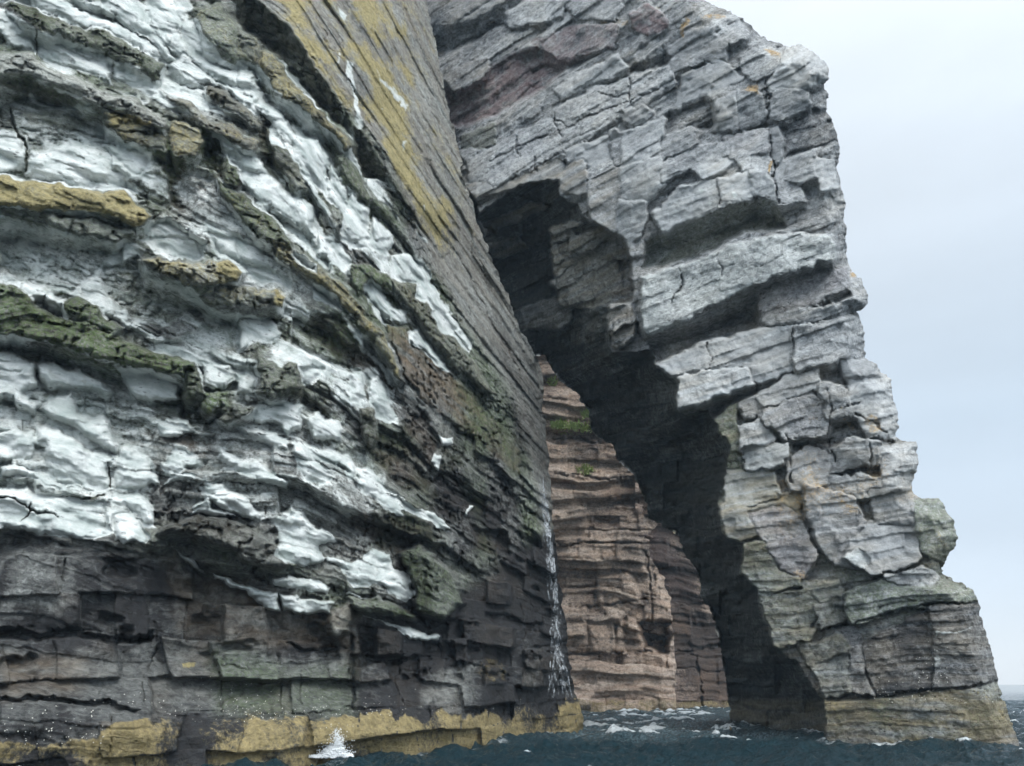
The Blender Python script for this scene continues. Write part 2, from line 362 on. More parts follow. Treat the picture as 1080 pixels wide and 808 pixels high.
def pillow(d, r): return np.sqrt(np.clip(1-(1-np.clip(d/r, 0, 1))**2, 0, 1))
FLOW = None
def crust(t, s, h=.45, v=1., label=None):
    sl, d = L.sdf(pts(t, s))
    if sl is None: return
    m = sstep(-2, 3, d)
    fold = np.sin((bw[sl]*5.5+mid[sl]*3.2+slen[sl]*.8))*.10+fbm((slen[sl]*.5, bw[sl]*1.6, L.P[2][sl]*.3), .9, 4, 15.)*.26
    base = L.prot[sl]
    tgt = big[sl]*.8+.05+h*pillow(d, 10.)*1.0+fold+.15*oF[sl]*kF[sl]
    base += (tgt-base)*sstep(-1, 3, d)
    L.put('guano', sl, m, v); L.put('tone', sl, m*.5, .6); L.put('green', sl, m, .12); L.put('lichen', sl, m, 0.)
    L.mark(sl, d, 'white_crust', label)
def ledge(t, s, h=1.0, tone=.42, lich=.0, green=.3, brown=.4, name='ledge', label=None, guano=0., r=7., rough=.22):
    sl, d = L.sdf(pts(t, s))
    if sl is None: return
    m = sstep(-1, 2, d); base = L.prot[sl]
    tgt = big[sl]*.8+1.45*h*(.6+.4*pillow(d, r))+mid[sl]*rough+o2[sl]*.20-.07*g2[sl]+.16*oF[sl]*kF[sl]
    base += (tgt-base)*m
    for c, v in (('tone', tone+.12+.32*mid[sl]), ('green', green), ('brown', brown*.5), ('guano', max(guano, .18+.0))): L.put(c, sl, m, v)
    L.put('lichen', sl, m, lich)
    L.mark(sl, d, name, label)
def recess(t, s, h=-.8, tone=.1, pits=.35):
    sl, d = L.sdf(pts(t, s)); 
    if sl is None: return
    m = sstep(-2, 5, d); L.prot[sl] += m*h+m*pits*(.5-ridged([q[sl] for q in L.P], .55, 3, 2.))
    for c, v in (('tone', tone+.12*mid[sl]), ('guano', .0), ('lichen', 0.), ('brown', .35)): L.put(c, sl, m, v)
def tint(P_, t, s, ch_, v, soft=5):
    sl, d = P_.sdf(pts(t, s), 20)
    if sl is None: return
    P_.put(ch_, sl, sstep(-soft, soft, d), v)
def crack(P_, t, s, w=2.2, depth=.5):
    sl, d = P_.sdf(pts(t, s), 12, closed=False)
    if sl is None: return
    vw = .55+.55*vnoise(P_.PX[sl]/11., P_.PY[sl]/11., np.full_like(P_.PX[sl], 3.7)+len(s)); vw = np.clip(vw, .12, 1.2)
    m = 1-sstep(w*.15*vw, w*1.0*vw+.4, d); P_.prot[sl] -= m*depth*np.clip(vw*1.2, .25, 1)
    P_.put('guano', sl, m, 0.); P_.put('tone', sl, m*.7, .08)

# pale pitted wall sections (honeycomb weathering)
def honeycomb(t, s, v=.62, amp=.16):
    sl, d = L.sdf(pts(t, s))
    m = sstep(-2, 4, d)
    pit = sstep(.45, .8, ridged((slen[sl]*.9, bw[sl]*2.2, L.P[2][sl]*.4), .5, 3, 5.))
    base = L.prot[sl]; base += (big[sl]*.8-.1+.1*mid[sl]-amp*pit-base)*m
    L.put('guano', sl, m, v); L.put('green', sl, m, .45); L.put('tone', sl, m, .5)
honeycomb('T1', '0,690 80,690 170,725 280,750 370,770 360,808 0,808')
honeycomb('T2', '0,0 380,0 330,90 230,180 120,160 0,100')
honeycomb('T1', '40,345 130,385 250,430 260,460 200,450 95,500 90,460 50,420', .55, .2)
honeycomb('T2', '320,110 440,60 470,130 600,200 610,230 560,270 520,290 440,260 380,230 330,190', .5, .15)
honeycomb('T2', '560,330 640,280 650,230 740,240 800,290 810,320 760,370 700,360 620,380', .62, .1)
honeycomb('T5', '200,540 350,560 340,620 420,650 330,690 200,600', .5, .2)

for a in ['500,430 620,440 680,470 720,520 780,580 740,600 690,560 640,620 600,680 540,650 520,560 490,510', '0,240 100,250 200,300 280,340 180,340 100,310 0,270',
          '560,360 640,400 700,450 720,500 680,470 600,430', '840,360 898,470 898,560 830,500 800,450']: recess('T1', a, -.45)
for a in ['330,560 420,520 480,590 490,650 430,660 370,640 330,600', '580,540 650,560 690,640 680,700 640,740 620,690 560,650 500,650', '260,520 330,500 420,520 330,560 260,560']: recess('T2', a, -.25, .16)
for a in ['230,240 330,240 380,330 480,460 500,500 420,420 330,400 260,340 200,300', '150,440 210,480 290,560 300,620 230,560 150,520', '540,560 600,560 640,640 600,740 500,640', '380,600 520,620 610,780 600,808 520,808 420,700']: recess('T5', a, -.5, .12)
recess('T3', '470,190 520,150 640,260 820,360 860,420 780,420 600,330 500,280', -.15, .28, .12)
recess('T6', '330,60 420,90 480,140 400,150 330,180 260,150 200,100 200,60', -.3, .12)
recess('T6', '550,90 660,120 670,190 560,170', -1.0, .08, .15)

tint(L, 'P', '-60,375 90,385 165,420 160,560 -60,555', 'guano', .62, 10); tint(L, 'P', '200,150 300,240 330,330 250,300 180,200', 'guano', .55, 10); tint(L, 'P', '200,400 330,420 450,540 300,560 200,520', 'guano', .5, 12)
# ledges and slabs
ledge('T1', '30,0 120,20 200,70 280,110 300,70 340,110 420,140 480,190 518,205 510,260 490,260 450,210 380,190 300,150 220,120 120,95 60,50 10,15', .95, .25, .15, .5)
ledge('T1', '-90,150 0,165 60,165 100,170 150,210 220,250 330,290 430,310 500,360 530,400 500,400 420,365 340,330 260,325 180,280 100,245 0,235 -90,220', 1.3, .62, .2, .15, .4, label='long grey beige ledge with an orange lichen streak')
ledge('T1', '320,345 400,360 470,385 520,420 530,470 480,480 400,440 330,390', .9, .25, .45)
ledge('T1', '520,300 600,320 660,380 740,400 820,450 800,480 700,430 640,400 560,340', 1.0, .35, .42, .2, .7)
ledge('T1', '540,380 620,400 640,450 620,500 560,500 530,440', .9, .3, .6)
ledge('T1', '-90,530 0,540 70,575 180,575 290,600 390,600 430,640 480,680 460,710 420,720 340,680 260,665 150,660 0,650 -90,640', 1.55, .5, .88, .1, .5, label='thick ledge covered in yellow lichen')
ledge('T1', '-90,650 0,655 150,665 300,690 420,720 425,745 370,765 280,745 170,720 80,690 -90,680', 1.15, .5, .1, .4, .2)
ledge('T1', '680,560 780,620 850,680 898,740 930,808 930,830 830,760 760,680 690,610', 1.1, .22, .35, .6)
ledge('T1', '610,30 690,10 760,90 790,140 800,200 730,180 660,140 620,90', 1.0, .25, .35, .5)
ledge('T1', '660,260 740,320 800,350 830,390 800,400 720,350 650,300', .8, .4, .3, .2, .7)
ledge('T2', '-90,150 0,150 60,160 110,190 120,220 200,260 260,260 330,290 400,330 460,360 540,370 620,400 630,440 600,450 500,420 400,410 330,390 200,350 130,330 0,300 -90,300', 1.25, .24, .2, .85, .5, label='broad ledge green with algae')
ledge('T2', '200,200 250,190 300,210 340,260 390,290 340,300 260,260 210,240', 1.1, .3, .2, .8)
ledge('T2', '570,75 690,70 740,85 765,110 750,140 640,165 590,150 500,110 450,70 500,60', 1.9, .5, .55, .2, .5, 'block', 'jutting block tipped with orange lichen')
ledge('T2', '625,190 700,160 800,150 860,175 895,190 890,220 800,225 640,215', 1.3, .5, .45, .3, .4)
ledge('T2', '710,520 800,530 815,545 760,570 720,600 690,580', 1.2, .1, 0, .3, .3, 'block')
ledge('T2', '640,490 720,490 720,540 660,560 630,540', .9, .45, .3, 1., .2, 'block')
ledge('T2', '580,410 630,420 635,500 590,520', 1.0, .15, 0, .5, .3, 'block')
ledge('T2', '820,430 898,450 930,500 820,500', 1.2, .2, .1, .4)
ledge('T4', '60,150 110,160 160,240 250,330 330,410 370,460 350,480 280,400 200,340 120,290 60,200', 1.3, .3, .55, .3, .6)
ledge('T4', '0,80 60,110 80,180 60,200 0,160', 1.0, .3, .4)
ledge('T4', '90,400 150,440 200,520 230,600 190,600 120,500', .8, .35, .3, .3, .6)
ledge('T4', '-30,470 0,500 40,560 0,590 -40,560', 1.0, .25, .3, .6)
ledge('T4', '340,480 380,530 420,620 420,650 350,580 310,500', .7, .4, .2, .6)
ledge('T5', '100,0 170,30 260,90 330,150 400,230 470,310 510,420 530,460 500,440 430,330 370,250 280,170 200,110 120,60', 1.0, .32, .55, .4, .5, label='long slanting ledge with yellow lichen')
ledge('T5', '480,130 560,150 640,250 730,370 800,470 830,500 760,480 680,400 600,300 520,200', .9, .3, .3, .4, .6)
ledge('T5', '340,90 420,90 480,110 500,170 430,150 380,190', .8, .35, .2, .8)
ledge('T5', '70,370 140,410 200,400 210,470 150,510 70,500', 1.2, .2, .1, .4, .3, 'block')
ledge('T5', '390,540 440,540 450,630 420,670 390,620', .8, .3, 0, .3, .6, 'block')
ledge('T3', '460,120 550,70 640,75 720,90 790,140 850,190 860,215 820,230 740,200 650,160 560,120 480,125', 1.3, .14, 0, .1, .3, label='dark overhanging slab')
ledge('T6', '340,180 400,150 500,250 530,330 480,380 400,350 370,250', 1.0, .30, .05, .45, .2, 'block', 'smooth dark green block')
ledge('T6', '185,310 270,310 390,360 395,380 330,365 200,340', 1.1, .2, 0, .5, .2)
ledge('T6', '130,350 195,325 200,360 190,430 140,420', .7, .25, 0, .1, 1., 'block')
# big lichen slab that overhangs: its soffit, shade also put into the tone, slopes back from the lip to the ledge below
def soffit(t, lip, inner, h0, h1):
    a = pts(t, lip); b_ = pts(t, inner); sl, d = L.sdf(np.concatenate([a, b_[::-1]]), 4)
    _, da = L.sdf(a, 3000, closed=False); _, db = L.sdf(b_, 3000, closed=False)
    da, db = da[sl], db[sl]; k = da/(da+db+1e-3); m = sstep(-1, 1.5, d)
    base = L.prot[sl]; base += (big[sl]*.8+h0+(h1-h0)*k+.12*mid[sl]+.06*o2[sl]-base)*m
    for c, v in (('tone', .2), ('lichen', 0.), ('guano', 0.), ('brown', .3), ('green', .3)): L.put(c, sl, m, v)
    L.mark(sl, d, 'soffit', 'underside of the lichen covered slab, shade painted into its tone')
sb_, db_ = L.sdf(pts('T4', '20,-150 20,-40 90,20 160,80 230,170 300,280 335,340 370,430 430,465 475,550 520,650 620,808 720,808 560,400 480,200 380,0 340,-150'), 30)
dlip = L.sdf(pts('T4', '20,-150 20,-40 90,20 160,80 230,170 300,280 335,340 370,430 430,465 475,550 520,650'), 3000, closed=False)[1]
L.prot[sb_] += 1.5*sstep(-2, 3, db_)*np.exp(-dlip[sb_]/30.)
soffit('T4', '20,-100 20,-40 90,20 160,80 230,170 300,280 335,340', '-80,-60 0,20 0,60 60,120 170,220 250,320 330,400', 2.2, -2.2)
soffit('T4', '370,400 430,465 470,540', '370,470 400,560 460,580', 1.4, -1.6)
# columnar ochre slab
sl, d = L.sdf(pts('T5', '470,270 530,290 560,350 640,400 700,450 830,590 898,680 898,760 800,680 700,600 600,530 540,460 480,330'))
m = sstep(-1, 3, d); u = (L.PX[sl]-400)/13.; gro = np.abs(u-np.round(u))
base = L.prot[sl]; base += (big[sl]*.8+.55-.25*(1-sstep(0, .22, gro))+.05*mid[sl]-base)*m
L.put('tone', sl, m, .42); L.put('brown', sl, m, .9); L.put('guano', sl, m, 0.); L.put('lichen', sl, m*sstep(380, 330, L.PY[sl]), .55); L.mark(sl, d, 'slab', 'ochre slab split into upright columns')

# white crust, traced patch by patch
for a in ['-60,-20 0,20 50,55 110,95 118,175 60,150 0,120 -60,100', '122,100 230,125 300,160 350,185 355,260 290,240 200,205 150,190 122,170', '355,190 420,200 460,230 500,280 525,315 480,310 420,275 360,240',
          '90,-30 190,-20 260,40 330,60 430,90 500,150 515,190 470,180 400,130 320,100 250,90 180,60 120,30', '290,-40 400,-40 460,60 500,110 540,150 550,190 520,200 490,150 440,100 380,60 320,25',
          '450,-50 540,-30 570,70 560,110 520,120 490,90 470,40', '540,-40 600,-40 605,35 575,65 545,30', '560,110 590,60 620,60 650,130 700,190 760,220 810,260 800,300 740,290 680,240 640,220 600,170',
          '530,210 580,160 640,210 700,260 760,280 800,310 830,350 800,360 740,310 660,250 590,260', '510,260 600,270 650,290 660,310 580,300 520,285', '800,270 840,310 898,360 898,410 850,380 815,330',
          '850,395 898,420 898,465 860,440', '650,415 700,430 760,460 820,500 830,540 820,600 790,610 770,570 720,500 690,450', '830,550 898,600 898,680 850,660 820,620', '530,350 580,345 610,365 560,370',
          '100,500 160,460 260,460 330,500 410,560 400,600 340,600 220,590 130,565 80,555', '-60,430 0,430 50,450 85,490 75,545 0,545 -60,540', '320,460 400,450 480,490 470,540 420,555 380,520',
          '440,720 520,690 600,720 650,770 640,808 560,800 480,770', '640,700 760,740 800,800 700,808 650,760']: crust('T1', a, .45, .95)
for a in ['120,170 210,190 190,225 150,210', '430,0 620,0 640,60 560,75 500,50', '640,-20 760,0 850,110 898,150 820,150 700,60', '310,220 380,250 450,290 520,310 550,330 480,320 400,290',
          '-60,350 0,350 60,370 110,400 120,470 80,500 130,520 110,560 60,540 40,510 0,500 -60,500', '110,400 180,400 260,420 330,450 360,500 300,490 260,480 200,470 150,480 125,450',
          '360,410 480,420 570,460 580,510 540,525 430,500 400,470', '640,400 740,395 750,450 700,480 640,470', '740,420 800,450 810,500 760,500']: crust('T2', a, .42)
for a in ['-100,255 0,270 180,260 190,330 170,420 20,430 -100,440', '200,250 310,260 400,330 590,415 565,465 590,560 520,585 350,540 250,490 225,410 240,330 190,310', '600,370 640,345 770,375 790,470 835,550 640,560 575,545 600,430',
          '200,150 260,90 370,60 400,170 520,200 610,340 600,390 500,340 420,280 330,230 250,190', '790,230 850,190 980,210 1030,280 900,290 850,310', '820,440 910,340 1010,390 1050,440 960,450 870,500 830,490',
          '830,550 900,470 1030,480 1000,520 890,530', '-100,550 0,555 150,570 330,590 420,640 540,640 560,760 600,808 480,830 180,800 130,770 0,760 -100,760', '560,640 640,600 700,580 790,650 800,760 740,740 690,670 590,660',
          '570,700 690,690 740,760 790,810 760,850 600,830', '0,450 150,450 300,520 420,570 300,560 150,510 0,500', '985,650 1077,600 1100,690 1000,700']: crust('U1', a, .5)
for a in ['260,290 380,210 520,220 590,230 560,340 510,390 450,340 340,320', '240,340 400,380 500,400 500,480 400,440 280,380', '520,420 600,430 740,470 830,510 870,600 830,620 760,540 620,530 520,480', '550,500 650,520 740,590 720,640 600,610 560,560',
          '860,560 940,590 1000,660 1077,740 1100,820 1020,770 900,670 870,620', '160,450 260,510 400,550 520,620 510,670 380,630 220,550 150,500', '60,600 170,640 280,720 380,808 200,790 60,690', '580,30 700,40 660,120 600,120',
          '810,80 880,60 900,150 900,230 830,220', '930,100 960,80 1030,190 1077,280 1077,340 990,300 920,170', '260,70 340,90 340,200 240,180', '590,290 660,270 800,350 780,420 640,400']: crust('U2', a, .42)
for a in ['560,60 600,30 650,50 720,75 640,70', '620,0 720,0 780,60 760,75 690,50', '810,80 860,40 898,60 898,200 870,190 850,140', '500,150 560,190 610,240 680,250 760,280 820,300 830,355 790,340 720,290 640,260 560,210']: crust('T3', a, .35)
for a in ['0,60 40,50 80,90 150,110 160,140 100,160 110,200 80,220 20,215 -30,190', '100,190 200,200 260,160 310,180 320,220 370,250 380,300 370,330 310,300 270,270 200,280 190,240', '-40,255 100,250 135,270 130,295 60,290 -30,280',
          '-20,300 150,320 130,360 60,360 0,350', '180,290 280,310 190,308', '200,345 300,380 400,400 460,420 450,435 360,440 330,400 250,370', '540,30 560,40 550,75 535,65', '280,0 330,0 390,50 440,60 500,100 480,110 400,80 320,40']: crust('T6', a, .35)
for a in ['0,195 50,200 60,260 90,310 50,320 0,260', '50,320 90,310 150,370 180,420 170,500 150,450 90,370', '180,420 260,440 290,500 280,620 220,560 170,500', '290,500 350,600 340,680 280,620', '350,600 420,660 420,750 380,780 330,760 340,680',
          '100,400 150,420 155,470 110,450', '0,460 70,510 110,560 160,600 240,650 245,750 200,720 150,680 80,640 30,600 0,570', '250,730 310,750 330,808 250,808', '430,680 500,740 480,808 430,770']: crust('T4', a, .55)
for a in ['330,0 500,0 480,60 430,40 350,30', '490,60 540,50 590,90 620,140 650,200 700,280 750,320 740,370 690,330 640,280 600,210 550,190 560,150 490,130', '400,150 430,130 480,200 530,240 525,280 460,240 410,210', '530,300 570,290 620,360 650,390 680,420 640,420 580,360 540,330',
          '240,150 300,180 330,230 280,215 240,200', '0,0 70,20 110,100 170,130 160,170 90,140 40,120 0,60', '160,30 210,60 250,90 245,115 190,80', '270,0 330,20 360,80 360,130 310,80', '0,240 60,250 120,280 140,310 100,340 60,330 0,370',
          '630,620 680,640 680,665 640,660', '620,680 650,700 640,740 610,710', '370,740 410,730 470,790 500,808 400,808']: crust('T5', a, .38)
for a in ['340,180 370,200 385,330 400,400 380,420 360,300 345,240', '440,210 470,250 540,330 530,350 460,260', '310,160 322,160 318,215 308,205', '522,440 535,445 532,500 524,480', '455,335 470,340 466,352', '585,640 592,640 590,670', '320,0 345,40 340,70 325,40', '560,735 600,750 600,775']:
    tint(L, 'T4', a, 'guano', .72, 2.5)
tint(L, 'T1', '350,355 480,380 470,400 360,385', 'lichen', .9)
tint(L, 'T2', '690,75 740,85 765,110 740,130 690,95', 'lichen', .95, 3)
tint(L, 'T2', '860,170 900,180 895,220 865,215', 'lichen', .95, 3)
tint(L, 'T3', '530,500 580,500 575,520 540,520', 'lichen', .9, 3)
tint(L, 'T2', '640,470 750,450 720,540 650,540', 'green', .9, 6)
tint(L, 'T3', '-100,300 100,200 180,230 150,330 0,360', 'guano', .30, 14)

# shadowed undercuts and joints of the wave-washed base
def undercut(t, s, h):
    sl, d = L.sdf(pts(t, s)); m = sstep(-1, 2.5, d); L.prot[sl] += m*h; L.put('guano', sl, m, 0.)
for t_, a, h in (('T3', '-90,395 0,392 60,400 130,415 200,395 300,420 390,425 460,405 450,440 330,450 200,425 100,440 0,430 -90,430', -.9), ('T3', '-90,598 0,600 120,598 240,612 330,615 420,640 410,655 300,635 120,618 -90,616', -.6), 
                 ('T6', '200,488 270,480 345,478 345,500 260,505 205,520', -.9), ('T6', '188,430 205,430 212,560 205,640 196,640 192,540', -.7), ('T6', '0,440 60,455 190,465 190,480 60,470 0,455', -.4)): undercut(t_, a, h)
for a in ['325,615 330,680 322,760', '460,380 470,450 430,530 420,620', '640,480 655,560 650,660', '820,480 830,600 825,680', '190,190 185,260', '660,510 820,505']: crack(L, 'T3', a, 1.2, .3)
for a in ['340,480 330,560 345,640', '440,520 445,660', '545,480 560,640', '40,540 50,660', '700,330 710,450', '455,570 560,570']: crack(L, 'T6', a, 1.2, .3)
for a in ['830,590 600,390', '660,0 780,210 890,430', '700,470 830,600']: crack(L, 'T5', a, 1.0, .25)
for a in ['430,0 500,150 600,330 690,500', '520,0 620,250 700,420', '250,60 330,200 420,400']: crack(L, 'T4', a, 1.1, .25)
crack(L, 'T1', '118,95 120,175', 1.6, .5); crack(L, 'T1', '40,345 50,420 90,470 85,540', 2.2, .6)
crack(L, 'U1', '560,430 575,480 570,560', 1.2, .25); crack(L, 'U1', '0,610 120,650 200,690 320,710', 2., .45); crack(L, 'U1', '330,600 420,625 540,605', 1.5, .3); crack(L, 'U1', '100,740 170,690 150,640', 1., .25)

# weed and barnacle band at the tide line
by = np.interp(L.PX, [-150,0,35,80,115,120,150,220,290,330,370,375,410,420,470,560,610], [790,784,787,779,778,775,762,762,758,757,753,756,750,758,756,748,740]).astype(F32)
bd = L.PY-by+9*fbm(L.P, .55, 4, 21., .65)+13*(h3[...,2]-.42)
m = sstep(-6, 5, bd)
ch['weed'][:] = np.maximum(ch['weed'], m*(.62+.40*mid-.5*(g3 > .25))); ch['guano'] *= 1-m; L.prot += (m*(.18+.6*(big*.8+2.6*sstep(690, 775, L.PY)*sstep(590, 440, L.PX)+.25*mid+.35*o3-L.prot))).astype(F32)
L.parts[len(L.parts)+1] = ('barnacle_band', None); L.label[bd > 0] = len(L.parts)
sl, d = L.sdf(pts('T6', '570,490 610,480 660,520 660,570 600,560 560,530')); L.put('weed', sl, sstep(-3, 3, d), .44)
# shape of soffits, then the small relief that sits on every face
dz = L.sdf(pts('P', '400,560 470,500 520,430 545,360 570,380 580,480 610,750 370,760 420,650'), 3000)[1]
dzm = sstep(-35, 10, dz); ch['tone'] -= .26*dzm*(1-.3*mid); ch['brown'] *= 1-.5*dzm; ch['wet'] += .3*dzm; ch['guano'] -= .3*dzm*(ch['guano'] < .6)  # dark wet foot; shade along the right edge is toned in too
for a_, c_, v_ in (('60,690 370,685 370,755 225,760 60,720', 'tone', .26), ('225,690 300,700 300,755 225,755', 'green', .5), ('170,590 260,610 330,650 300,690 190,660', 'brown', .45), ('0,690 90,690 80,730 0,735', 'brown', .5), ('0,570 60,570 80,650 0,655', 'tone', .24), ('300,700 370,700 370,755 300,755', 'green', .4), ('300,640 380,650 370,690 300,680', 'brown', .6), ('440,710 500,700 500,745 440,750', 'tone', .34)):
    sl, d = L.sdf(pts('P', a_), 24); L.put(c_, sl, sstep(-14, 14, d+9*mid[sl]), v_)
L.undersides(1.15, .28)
hole = ridged(L.P, .42, 3, 3.)
roughm = mat_*(1-np.clip(ch['guano']*1.3, 0, 1))
pz = sstep(.5, .9, hole)*roughm*sstep(-.6, .2, fbm(L.P, 2., 2, 17.))*(1-.7*low)
L.prot += (.16*fine*(.35+.65*roughm)*(1-.6*slab) +.10*low*fbm(L.P, 1.1, 4, 41., .6) - .38*pz + .02*fbm(L.P, .25, 2, 40.)*(roughm+low*.6)).astype(F32)
ch['tone'] -= .30*pz; ch['guano'] -= .5*pz
LPOLY = np.array([(-400,-400),(432,-400),(448,-60),(450,0),(455,30),(470,100),(490,190),(505,240),(530,300),(550,350),(567,380),(574,402),(572,430),(577,470),(580,500),(584,560),(590,610),(597,660),(600,700),(607,733),(613,745),(616,768),(618,800),(619,1200),(-400,1200)], float)
ml = L.mask_from(LPOLY, 2.2, 9., 3)
L.prot -= (1.4*(1-np.sqrt(np.clip(ml/16, 0, 1)))*sstep(330, 400, L.PY)).astype(F32)
cliff = thing('sea_cliff', 'towering cliff at left of the sea arch, crusted white and yellow above a dark base', 'cliff', (-6, 30, 0))
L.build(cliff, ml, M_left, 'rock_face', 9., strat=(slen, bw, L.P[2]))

# ================================================================== ARCH
A = Patch(400, 1100, -160, 860, 1.25)
nA = (.476, .878); cA = 36.5; kA = .03
A.base(plane_t(A, nA, cA, kA))
yb = 722+(A.PY-722)*1100/(A.PX+380)
bedA = -(yb-722)*.047; sA = (A.PX-720)*.048
bigA = fbm(A.P, 7., 3, 51.); midA = fbm(A.P, 2., 4, 54.); finA = fbm(A.P, .6, 4, 58.)
bwA = bedA+.35*fbm(A.P, 6., 3, 52.)+.10*midA
o1, g1, h1, f1 = brick(bwA, sA, 1.7, 4.5, 11, .14, .10)
o2, g2, h2, f2 = brick(bwA+.05*midA, sA+.3*o1, .55, 2.2, 12, .06, .05)
o3, g3, h3, f3 = brick(bwA, sA, .22, 1.6, 13, .03, .03)
k3 = sstep(-.25, .5, fbm(A.P, 2.6, 3, 59.))
A.prot = (bigA*.8+o1*.62-.10*g1+o2*.28-.06*g2+(o3*.14-.02*g3)*k3+.30*midA).astype(F32)
ch = A.ch
up = sstep(330, 60, A.PY)
ch['tone'][:] = .50+.20*midA+.28*(h2[...,1]-.5)+.18*(h1[...,1]-.5)
ch['brown'][:] = np.clip(.16+.35*midA+.3*sstep(250, 420, A.PY), 0, .8)
ch['green'][:] = np.clip(.18+.5*fbm(A.P, 3., 3, 61.), 0, .5)*sstep(380, 520, A.PY)
ch['lichen'][:] = sstep(380, 480, A.PY)*sstep(700, 600, A.PY)*np.clip(.30+.5*fbm(A.P, 2.2, 3, 64.), 0, .5)+sstep(200, 40, A.PY)*np.clip(sstep(.25, .8, fbm(A.P, 1.8, 3, 63.))*.5, 0, .5)
lowA = sstep(-12, 12, A.PY-np.interp(A.PX, [700,800,880,960,1040], [560,585,640,632,640]).astype(F32))
ch['tone'] -= lowA*.28; ch['wet'][:] = lowA*.4
A.prot = (A.prot*(1-lowA*.65)).astype(F32)
A.warp(3.0, 13., 2)
nb = [0]
def block(t, s, h=.6, tone=.6, red=0., green=.0, brown=.1, guano=0., lich=0., name='block', label=None, r=5., tilt=.5):
    q = pts(t, s); sl, d = A.sdf(q)
    if sl is None: return
    nb[0] += 1; rr = random.Random(nb[0]); hs = h if h > 1.15 else .25+h*.55; tone = tone+.05+rr.uniform(-.14, .11)
    c = q.mean(0); ext = max(np.ptp(q[:, 0]), np.ptp(q[:, 1]), 10)
    a = rr.uniform(0, 6.28); tl = ((A.PX[sl]-c[0])*math.cos(a)+(A.PY[sl]-c[1])*math.sin(a))/ext*tilt
    d = d+2.6; m = sstep(-1, 1.2, d); base = A.prot[sl]
    tgt = bigA[sl]*.8+hs*(.88+.12*pillow(d, r*.6))+tl+.10*midA[sl]+(o3[sl]*.11-.03*g3[sl])*k3[sl]+.16*o2[sl]+.10*midA[sl]
    base += (tgt-base)*m
    A.prot[sl] -= .10*(1-sstep(0, 1.4, np.abs(d+.5)))*sstep(-.5, .4, vnoise(A.PX[sl]/17., A.PY[sl]/17., np.full_like(d, 2.2)))
    for k_, v in (('tone', tone+.22*midA[sl]+.16*(h3[sl][...,1]-.5)*k3[sl]), ('red', red*.6), ('green', green), ('brown', np.clip(brown+.35*midA[sl]+.22*sstep(300, 450, A.PY[sl]), 0, .9)), ('guano', guano), ('lichen', np.maximum(lich, sstep(380, 480, A.PY[sl])*sstep(700, 600, A.PY[sl])*np.clip(.18+.55*fbm([q_[sl] for q_ in A.P], 2.2, 3, 64.), 0, .5)))): A.put(k_, sl, m, v)
    A.put('smooth', sl, m, rr.uniform(.15, 1.)*sstep(.3, .6, tone))
    A.mark(sl, d, name, label)
def hollow(t, s, h=-1.2, tone=.22, soft=3, mute=True, **kw):
    sl, d = A.sdf(pts(t, s)); m = sstep(-soft, soft, d); A.prot[sl] += m*h
    A.put('tone', sl, m, tone+.1*midA[sl]+.16*(h2[sl][...,1]-.5))
    for k_, v in kw.items(): A.put(k_, sl, m, v)

# ----- roof beds of the lintel
hollow('A1', '20,120 150,70 280,20 340,-40 420,-40 330,40 200,100 30,190', -1.3, .40)
hollow('A1', '40,290 150,235 330,150 480,90 600,150 500,180 380,270 270,340 130,400 70,390', -1.2, .36, red=.55)
hollow('A1', '620,200 700,190 770,160 775,200 630,235', -1.0, .22)
block('A1', '-40,100 20,80 120,60 240,0 300,-60 100,-60 -40,-20', .5, .50, brown=.3, name='bed')
block('A1', '260,40 330,0 430,0 425,50 330,70 260,80', .6, .58)
block('A1', '430,0 560,-10 620,20 590,60 480,60', .5, .5)
block('A1', '340,130 470,90 600,80 590,140 500,165 420,180', .3, .46, red=.7, name='bed', label='reddish bed high in the arch roof')
block('A1', '650,50 700,20 750,50 760,80 700,98 655,90', .8, .35, red=1., label='dark red block near the crest')
block('A1', '410,290 480,240 600,180 630,215 520,260 430,310', .7, .58)
block('A1', '60,250 130,210 190,190 180,230 90,290', .4, .42, brown=.3)
block('A1', '110,440 210,400 210,445 120,480', .5, .45, green=.3, brown=.3)
block('A1', '110,480 200,470 290,420 400,380 430,340 545,280 640,250 770,210 780,260 700,320 600,380 480,450 420,500 330,540 230,590 150,600 130,520', .75, .62, brown=.12, name='slab', label='long pale grey slab slanting across the lintel', tilt=.3)
block('A1', '130,580 230,590 330,545 420,505 440,560 330,580 150,625', .5, .52, brown=.4, name='bed')
for a in ['200,505 330,450 480,385 640,320 770,262', '400,375 450,400 560,350', '240,580 350,520 440,480 600,385', '545,290 600,300 640,295', '420,340 400,385 430,430', '340,490 350,540', '280,430 290,500', '330,540 440,470', '640,250 645,330']: crack(A, 'A1', a, 1.3, .35)
block('A1', '440,480 580,430 580,500 520,520 450,510', .7, .60); block('A1', '610,430 740,380 745,500 680,530 610,520', .9, .66)
block('A1', '600,540 740,500 750,580 690,640 610,640 590,600', .8, .66); block('A1', '620,360 680,335 720,355 640,390', .9, .6)
block('A1', '415,560 450,520 490,510 510,570 490,600 440,610', .8, .5, brown=.7, label='rounded brown block at the lip of the roof'); block('A1', '510,570 600,530 605,740 570,730 530,690 515,620', .9, .52, brown=.35)
block('A1', '580,420 600,410 610,440 590,450', .8, .5); block('A1', '585,460 608,445 605,520 590,515', .8, .5)
block('A1', '610,640 690,640 690,690 640,780 612,740', .8, .58)
